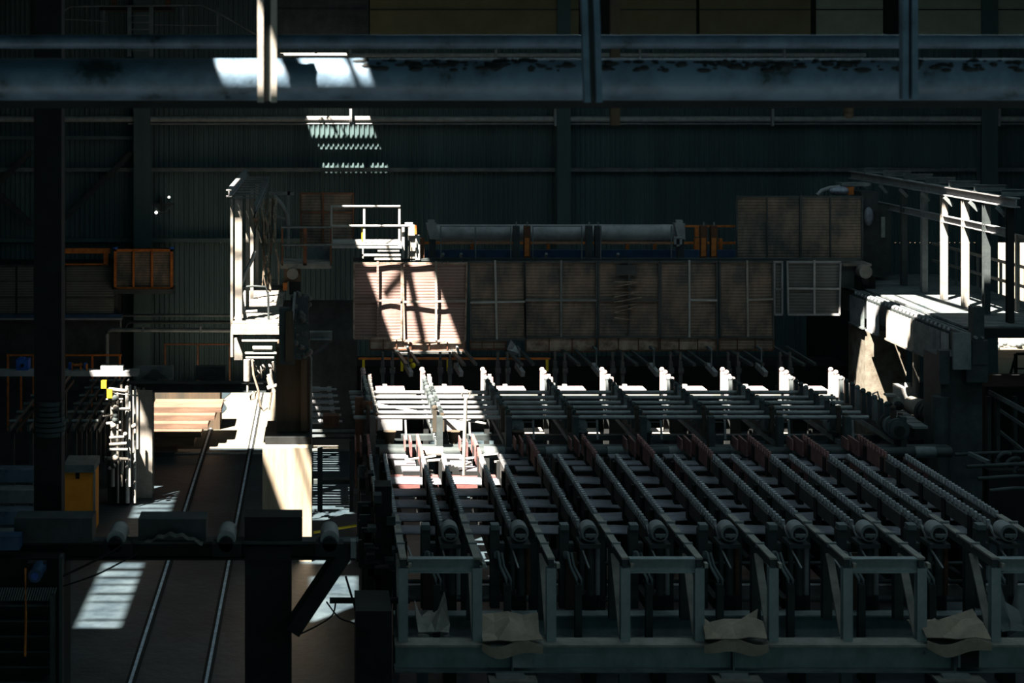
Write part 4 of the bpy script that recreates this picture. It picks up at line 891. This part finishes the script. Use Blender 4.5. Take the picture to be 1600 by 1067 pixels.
one(MB().pb(112,114,567,580,46.2,.05).pb(125,127,567,580,46.2,.05).pb(112,127,570,572,46.2,.2).pb(134,137,569,580,46.2,.05), 'orange_stool', 'orange', 'small orange stool frame standing on the left beam', 'stool')
# transfer girder at left
t = thing('transfer_girder', 'long dark girder spanning above the sunlit rails', 'girder', (X(210,46),46,Z(612,46)))
MB().box(X(-40,46),X(215,46),46,46.5,Z(588,46),Z(580.5,46)).build('table_edge', 'grey', t)
MB().ibeam((X(200,46.6),46.6,Z(604,46.6)),(X(428,46.6),46.6,Z(604,46.6)),.3,.28,.04).build('girder_beam', 'dark', t)
for a, b in ((213,270),(305,352)):
    MB().pb(a,b,573,594,47,.3).build('bearing_housing', 'steel' if a < 300 else 'dark', t)
    MB().cyl((X((a+b)/2,46.9),46.9,Z(586,46.9)),(X((a+b)/2,46.9),47,Z(586,46.9)),.16,n=16).add([(X(a+6,46.9),46.92,Z(592,46.9)),(X(b-6,46.9),46.92,Z(592,46.9)),(X((a+b)/2,46.9),46.92,Z(577,46.9))],[(0,1,2)]).build('bearing_cap', 'dark', t)
MB().pb(157,192,572,580,46.1,.3).build('glint_lump', 'white', t)  # white block standing in for bright glints on the beam
one(MB().ibeam((X(224,46.4),46.4,0),(X(224,46.4),46.4,Z(607,46.4)),.55,.5,.05,up=(0,1,0)).box(X(214,46.4),X(218,46.4),46.1,46.7,0,3), 'girder_post', 'pale', 'broad post under the girder, its foot lit by the sun', 'post')
# left transfer rakes (depth beams)
for k in range(6):
    x, y0_, y1_ = (-6.85+(k-2)*.27, 44.2, 51.5) if k > 1 else (-7.75-k*.5, 44.2, 51.5)
    t = thing('transfer_skid', 'sloping transfer skid in the dark left machinery, %s from the left' % ORD[(1-k) if k < 2 else k], 'skid', (x,47,0), 'transfer skids at the left')
    MB().bar((x,y0_,2.32),(x,y1_,2.45),.07,.14).build('skid_beam', 'dark', t)
    MB().bar((x+.12,y0_+.2,2.2),(x+.12,y1_,2.3),.05,.1).build('guide_bar', 'black', t)
    for yy in (44.6, 47.5, 50.5): MB().box(x-.05,x+.05,yy,yy+.12,0,2.26).build('skid_post', 'dark', t)
    for q in range(6): MB().cyl((x-.08,44.6+q*1.1,2.45+q*.02),(x+.1,44.6+q*1.1,2.45+q*.02),.045,n=8).build('skid_roller', 'steel', t)
# valve stand lit
t = thing('valve_stand', 'glinting valve and pipe stand left of the broad post', 'valves', (X(195,45),45,0))
d = 45
for k, q in enumerate((176, 182, 190, 197, 203, 209)):
    MB().cyl((X(q,d),d+(k%2)*.3,Z(790 if k % 2 else 760,d)),(X(q,d),d+(k%2)*.3,Z(600+rr.uniform(0,15),d)),.035 if k % 3 else .06,n=8).build('riser', 'white' if k > 2 else 'pale', t)
for k in range(11):
    py = 604+k*11+rr.uniform(-3,3); a = 160+rr.uniform(0,22); MB().cyl((X(a,d),d-.1,Z(py,d)),(X(a+rr.uniform(14,38),d),d-.1,Z(py+rr.uniform(-4,4),d)),rr.uniform(.02,.06),n=8).build('branch', 'white' if k % 2 else 'pale', t)
for k in range(12): MB().ball((X(168+rr.uniform(0,44),d),d-.15,Z(610+rr.uniform(0,120),d)),rr.uniform(.05,.11),8,6).build('valve_body', 'dark' if k % 2 else 'pale', t)
MB().pb(158,166,595,607,d-.2,.15).pb(167,175,608,622,d-.2,.15).build('yellow_tag', 'yellow', t)
MB().box(X(165,d),X(200,d),d+.4,d+.9,0,Z(690,d)).build('manifold', 'black', t)
# orange cabinet
t = thing('orange_cabinet', 'orange cabinet with a grey top beside the black column', 'cabinet', (X(124,42.6),42.6,0))
MB().box(X(100,42.6),X(147,42.6),42.6,43.5,0,Z(737,42.6)).build('body', 'cabinet', t)
MB().box(X(99,42.6),X(148,42.6),42.5,43.6,Z(737,42.6),Z(725,42.6)).build('top', 'steel', t)
MB().box(X(147,42.6)-.02,X(147,42.6)+.03,42.58,42.64,0,Z(737,42.6)).build('edge_trim', 'pale', t)
MB().pb(118,124,737,748,42.58,.02).build('stain_flap', 'black', t)
# plank stack far left
for k in range(5):
    d = 42.5-k*.9
    one(MB().box(X(-30,d),X(57,d),d,d+.55,max(.0,1.3-k*.3),1.42-k*.3+.2), 'steel_billet', 'bpipe' if k % 2 == 0 else 'steel', 'blue grey flat billet stacked left of the black column, %s from the top' % ORD[k], 'billet', 'billets stacked at the far left')
# slabs
for k in range(6):
    d = 54-k*.05; a, b = 241, 348-k*9
    one(MB().box(X(a,d),X(b,d),53.2-k*.45,54.6-k*.45,.98-k*.17,1.14-k*.17) if k < 5 else MB().box(X(243,52.5),X(278,52.5),51.2,52.4,0,.14), 'steel_slab', 'slab' if k < 5 else 'dark',
        ['topmost','second','third','fourth','fifth'][k]+' of the sunlit tan slabs beside the rails' if k < 5 else 'dark short slab at the foot of the tan slabs', 'slab', 'tan slabs in a stepped pile')
one(MB().box(X(241,55),X(343,55),55.2,56.4,.0,1.3), 'dark_crate', 'brown', 'long dark block behind the tan slabs', 'block')
one(MB().box(X(241,60),X(345,60),60,60.1,Z(617,60)-.1,Z(612,60)+.1), 'glass_strip', 'bpipe', 'pale greenish strip above the dark block', 'strip')
pl = MB().grid(lambda u,v:(X(285,52)+u*2.6+.1*math.sin(9*v), 52.3+v*9, .02+.05*math.sin(7*u+5*v)*math.sin(11*v)+.03), 14, 30)
one(MB().grid(lambda u,v:(-4.3+.9*u+.1*math.sin(8*v), 57.9+4*v, .03+.16*math.sin(math.pi*u)), 8, 12), 'shade_patch', 'floor', 'dark patch of shade near the far end of the rails', 'mat')  # dark sheet laid where only shade darkens the pale ground
# rails
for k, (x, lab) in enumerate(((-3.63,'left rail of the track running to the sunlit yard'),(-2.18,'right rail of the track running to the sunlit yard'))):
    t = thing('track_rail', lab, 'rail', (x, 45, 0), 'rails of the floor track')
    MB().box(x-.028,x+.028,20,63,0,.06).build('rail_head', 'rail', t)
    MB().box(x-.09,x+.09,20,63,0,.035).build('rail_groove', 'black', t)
# foreground left conveyor beam
t = thing('roller_conveyor', 'dark foreground roller conveyor beam at lower left', 'conveyor', (X(280,28),28,0))
MB().ibeam((X(10,28),28,Z(859,28)),(X(556,28),28,Z(859,28)),.25,.28,.03).build('main_beam', 'black', t)
MB().pb(145,560,846,850,27.85,.3).build('top_plate', 'dark', t); MB().pb(548,556,846,872,27.8,.2).build('end_plate', 'steel', t)
for q in (182, 354, 515):
    MB().cyl((X(q,27.7),27.6,Z(841,27.7)),(X(q,27.7),28.2,Z(841,27.7)),.155,n=22).build('roller', 'grey', t)
    MB().cyl((X(q,27.7),27.5,Z(846,27.7)),(X(q,27.7),27.6,Z(846,27.7)),.12,n=18).pb(q-22,q+22,850,870,27.5,.3).build('bearing', 'black', t)
MB().box(X(383,28),X(455,28),27.9,28.6,0,Z(850,28)-.02).build('leg_box', 'black', t)
for k, (a, b, y0_, y1_) in enumerate(((22,144,810,850),(216,322,811,850),(382,472,808,848))):
    one(MB().pb(a,b,y0_,y1_,27.9,.5), 'tray_box', 'dark' if k < 2 else 'black', 'dark box on the foreground conveyor, %s from the left' % ORD[k], 'box', 'boxes on the foreground conveyor')
hb = MB().grid(lambda u,v:(X(222,27.6)+u*X(600,27.6)*.0+u*1.0, 27.6+v*.3, Z(852,27.6)+.18*math.sin(math.pi*u)*math.sin(math.pi*(.3+.6*v))+.02*math.sin(31*u)),24,6)
one(hb, 'dirt_heap', 'dust', 'heap of black dirt on the foreground conveyor', 'dirt')
t = thing('blue_gear_motor', 'small blue gear motor in the lower left corner', 'motor', (X(55,27),27,Z(915,27)))
MB().cyl((X(56,27),26.9,Z(897,27)),(X(56,27),27.4,Z(897,27)),.11,n=18).build('motor_drum', 'navy', t); MB().pb(42,70,880,912,27.3,.3).build('motor_mount', 'black', t)
MB().cyl((X(56,27),26.87,Z(897,27)),(X(56,27),26.9,Z(897,27)),.06,n=14).build('end_cap', 'blue', t)
one(MB().pb(-10,30,838,860,27.4,.3), 'blue_cover', 'navy', 'navy blue cover at the left end of the conveyor', 'cover')
t = thing('slatted_machine', 'black slatted machine filling the lower left corner', 'machine', (X(40,27),27,0))
MB().box(X(-30,27.5),X(96,27.5),27.5,28.5,0,Z(872,27.5)).build('body', 'black', t)
for k in range(6): MB().pb(-20,80,945+k*24,948+k*24,27.2,.3).build('slat', 'dark', t)
gr_ = MB()
for k in range(24): gr_.bar((X(-10+k*4,27.1),27.1,Z(938,27.1)),(X(-4+k*4,27.1),27.1,Z(918,27.1)),.02,.02,up=(0,1,0))
gr_.build('grating', 'steel', t)
MB().pb(78,84,930,1080,27,.2).pb(92,97,870,1080,27.1,.2).build('upright', 'dark', t)
one(MB().tube([(X(40,26.95),26.95,Z(888,26.95)),(X(40,26.6),26.6,Z(960,26.6)),(X(39,26.6),26.6,Z(1025,26.6))],.022), 'orange_cable', 'orange', 'thin orange cable hanging down the slatted machine', 'cable')
def hang(pts, d, r, m, lab, name='slack_cable', g='slack cables in the foreground'):
    P = [(X(a,d),d,Z(b,d)) for a, b in pts]; out = []
    for i in range(len(P)-1):
        for s_ in range(6):
            u = s_/6; a = Vector(P[max(i-1,0)]); b = Vector(P[i]); c = Vector(P[i+1]); e = Vector(P[min(i+2,len(P)-1)])
            out.append(.5*((2*b)+(-a+c)*u+(2*a-5*b+4*c-e)*u*u+(-a+3*b-3*c+e)*u**3))
    out.append(Vector(P[-1])); return one(MB().tube(out, r, 6), name, m, lab, 'cable', g)
hang(((98,900),(140,880),(175,862),(190,852)), 27.2, .02, 'cable', 'black cable rising to the first conveyor roller')
hang(((98,916),(150,898),(190,878),(215,865)), 27.2, .015, 'cable', 'thin black cable below the first conveyor roller')
hang(((490,832),(520,827),(550,822),(578,817)), 39, .03, 'ycable', 'yellow cable stretched right of the concrete pedestal', 'yellow_cable', None)
hang(((540,900),(552,940),(566,985),(580,1010)), 30, .02, 'cable', 'black cable crossing the sunny floor patch steeply')
hang(((510,940),(530,965),(555,975),(560,990)), 30, .015, 'cable', 'thin black cable looping over the sunny floor patch')
hang(((470,990),(500,975),(520,960),(525,935)), 30, .015, 'cable', 'thin black cable rising from the lower dark gap')
one(MB().bar((X(455,27.8),27.8,Z(985,27.8)),(X(545,27.8),28.0,Z(856,27.8)),.3,.25), 'diagonal_strut', 'black', 'thick black diagonal strut under the conveyor', 'strut')
one(MB().cyl((X(515,30.3),30.3,Z(938,30.3)),(X(640,30.3),30.3,Z(938,30.3)),.055), 'push_rod', 'black', 'black level rod pointing left over the sunny patch', 'rod')
one(MB().box(X(556,29),X(612,29),29,30.2,0,Z(955,29)).pb(556,585,955,985,28.9,.2), 'pump_block', 'black', 'black pump block beside the front beam', 'machine')
t = thing('edge_machinery', 'dark tangle of brackets left of the cooling bed', 'machinery', (X(590,31.5),31.5,0))
for k in range(14):
    a = 572+rr.uniform(0,34); b = 740+k*17; MB().pb(a,a+rr.uniform(8,22),b,b+rr.uniform(4,16),31.6+rr.uniform(0,.8),.3).build('bracket', 'dark' if k % 3 else 'black', t)
MB().box(X(586,32),X(612,32),32,32.5,0,Z(760,32)).build('post', 'black', t)
for b in (858, 880): MB().tube([(X(592,31.4),31.4,Z(b,31.4)),(X(576,31.4),31.4,Z(b-1,31.4)),(X(570,31.4),31.4,Z(b+4,31.4)),(X(570,31.4),31.4,Z(b+10,31.4))],.035).build('hook', 'black', t)
# centre left dim equipment behind pedestal
t = thing('dim_rails', 'dim level rails between brown column and cooling bed', 'rails', (X(535,44),44,0))
for k, py in enumerate((672, 680, 702)): MB().pb(488,566,py,py+3,44+k*.2,.1).build('level_rail', 'steel', t)
MB().pb(490,556,750,756,43.5,.15).pb(496,504,700,800,43.4,.15).pb(546,554,690,800,43.4,.15).build('stand', 'dark', t)
MB().box(X(505,44),X(530,44),44,44.4,Z(668,44),Z(650,44)).build('rusty_box', 'rust', t)
# dark boxes behind the hood
one(MB().box(X(1300,57),X(1358,57),57,60,0,Z(470,57)), 'recess_shade_box', 'black', 'black block filling the dark recess left of the pitted pillar', 'housing')  # black box added to stand in for the shade of the recess
one(MB().box(1.2,17.5,55,57,0,Z(572,55)), 'gloom_block', 'black', 'long black block added for the gloom under the hood', 'machine')  # black box added to deepen the dark under the hood
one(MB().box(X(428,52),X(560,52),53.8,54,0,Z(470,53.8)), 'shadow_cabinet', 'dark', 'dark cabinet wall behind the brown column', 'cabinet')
# glowing balls added for two bright gleams on the wall
t = thing('wall_glints', 'two small bright glints on a bracket on the left wall', 'glint', (X(252,63.7),63.7,Z(335,63.7)))
MB().pb(238,272,318,320,63.7,.2).pb(250,253,308,335,63.7,.2).build('bracket', 'dark', t)
MB().ball((X(244,63.6),63.6,Z(332,63.6)),.06).ball((X(264,63.6),63.6,Z(308,63.6)),.05).build('lens', 'lens', t)
MB().tube(arc((X(254,63.65),63.65,Z(320,63.65)),.28,-2.8,-.3,10),.02).build('hoop', 'steel', t)
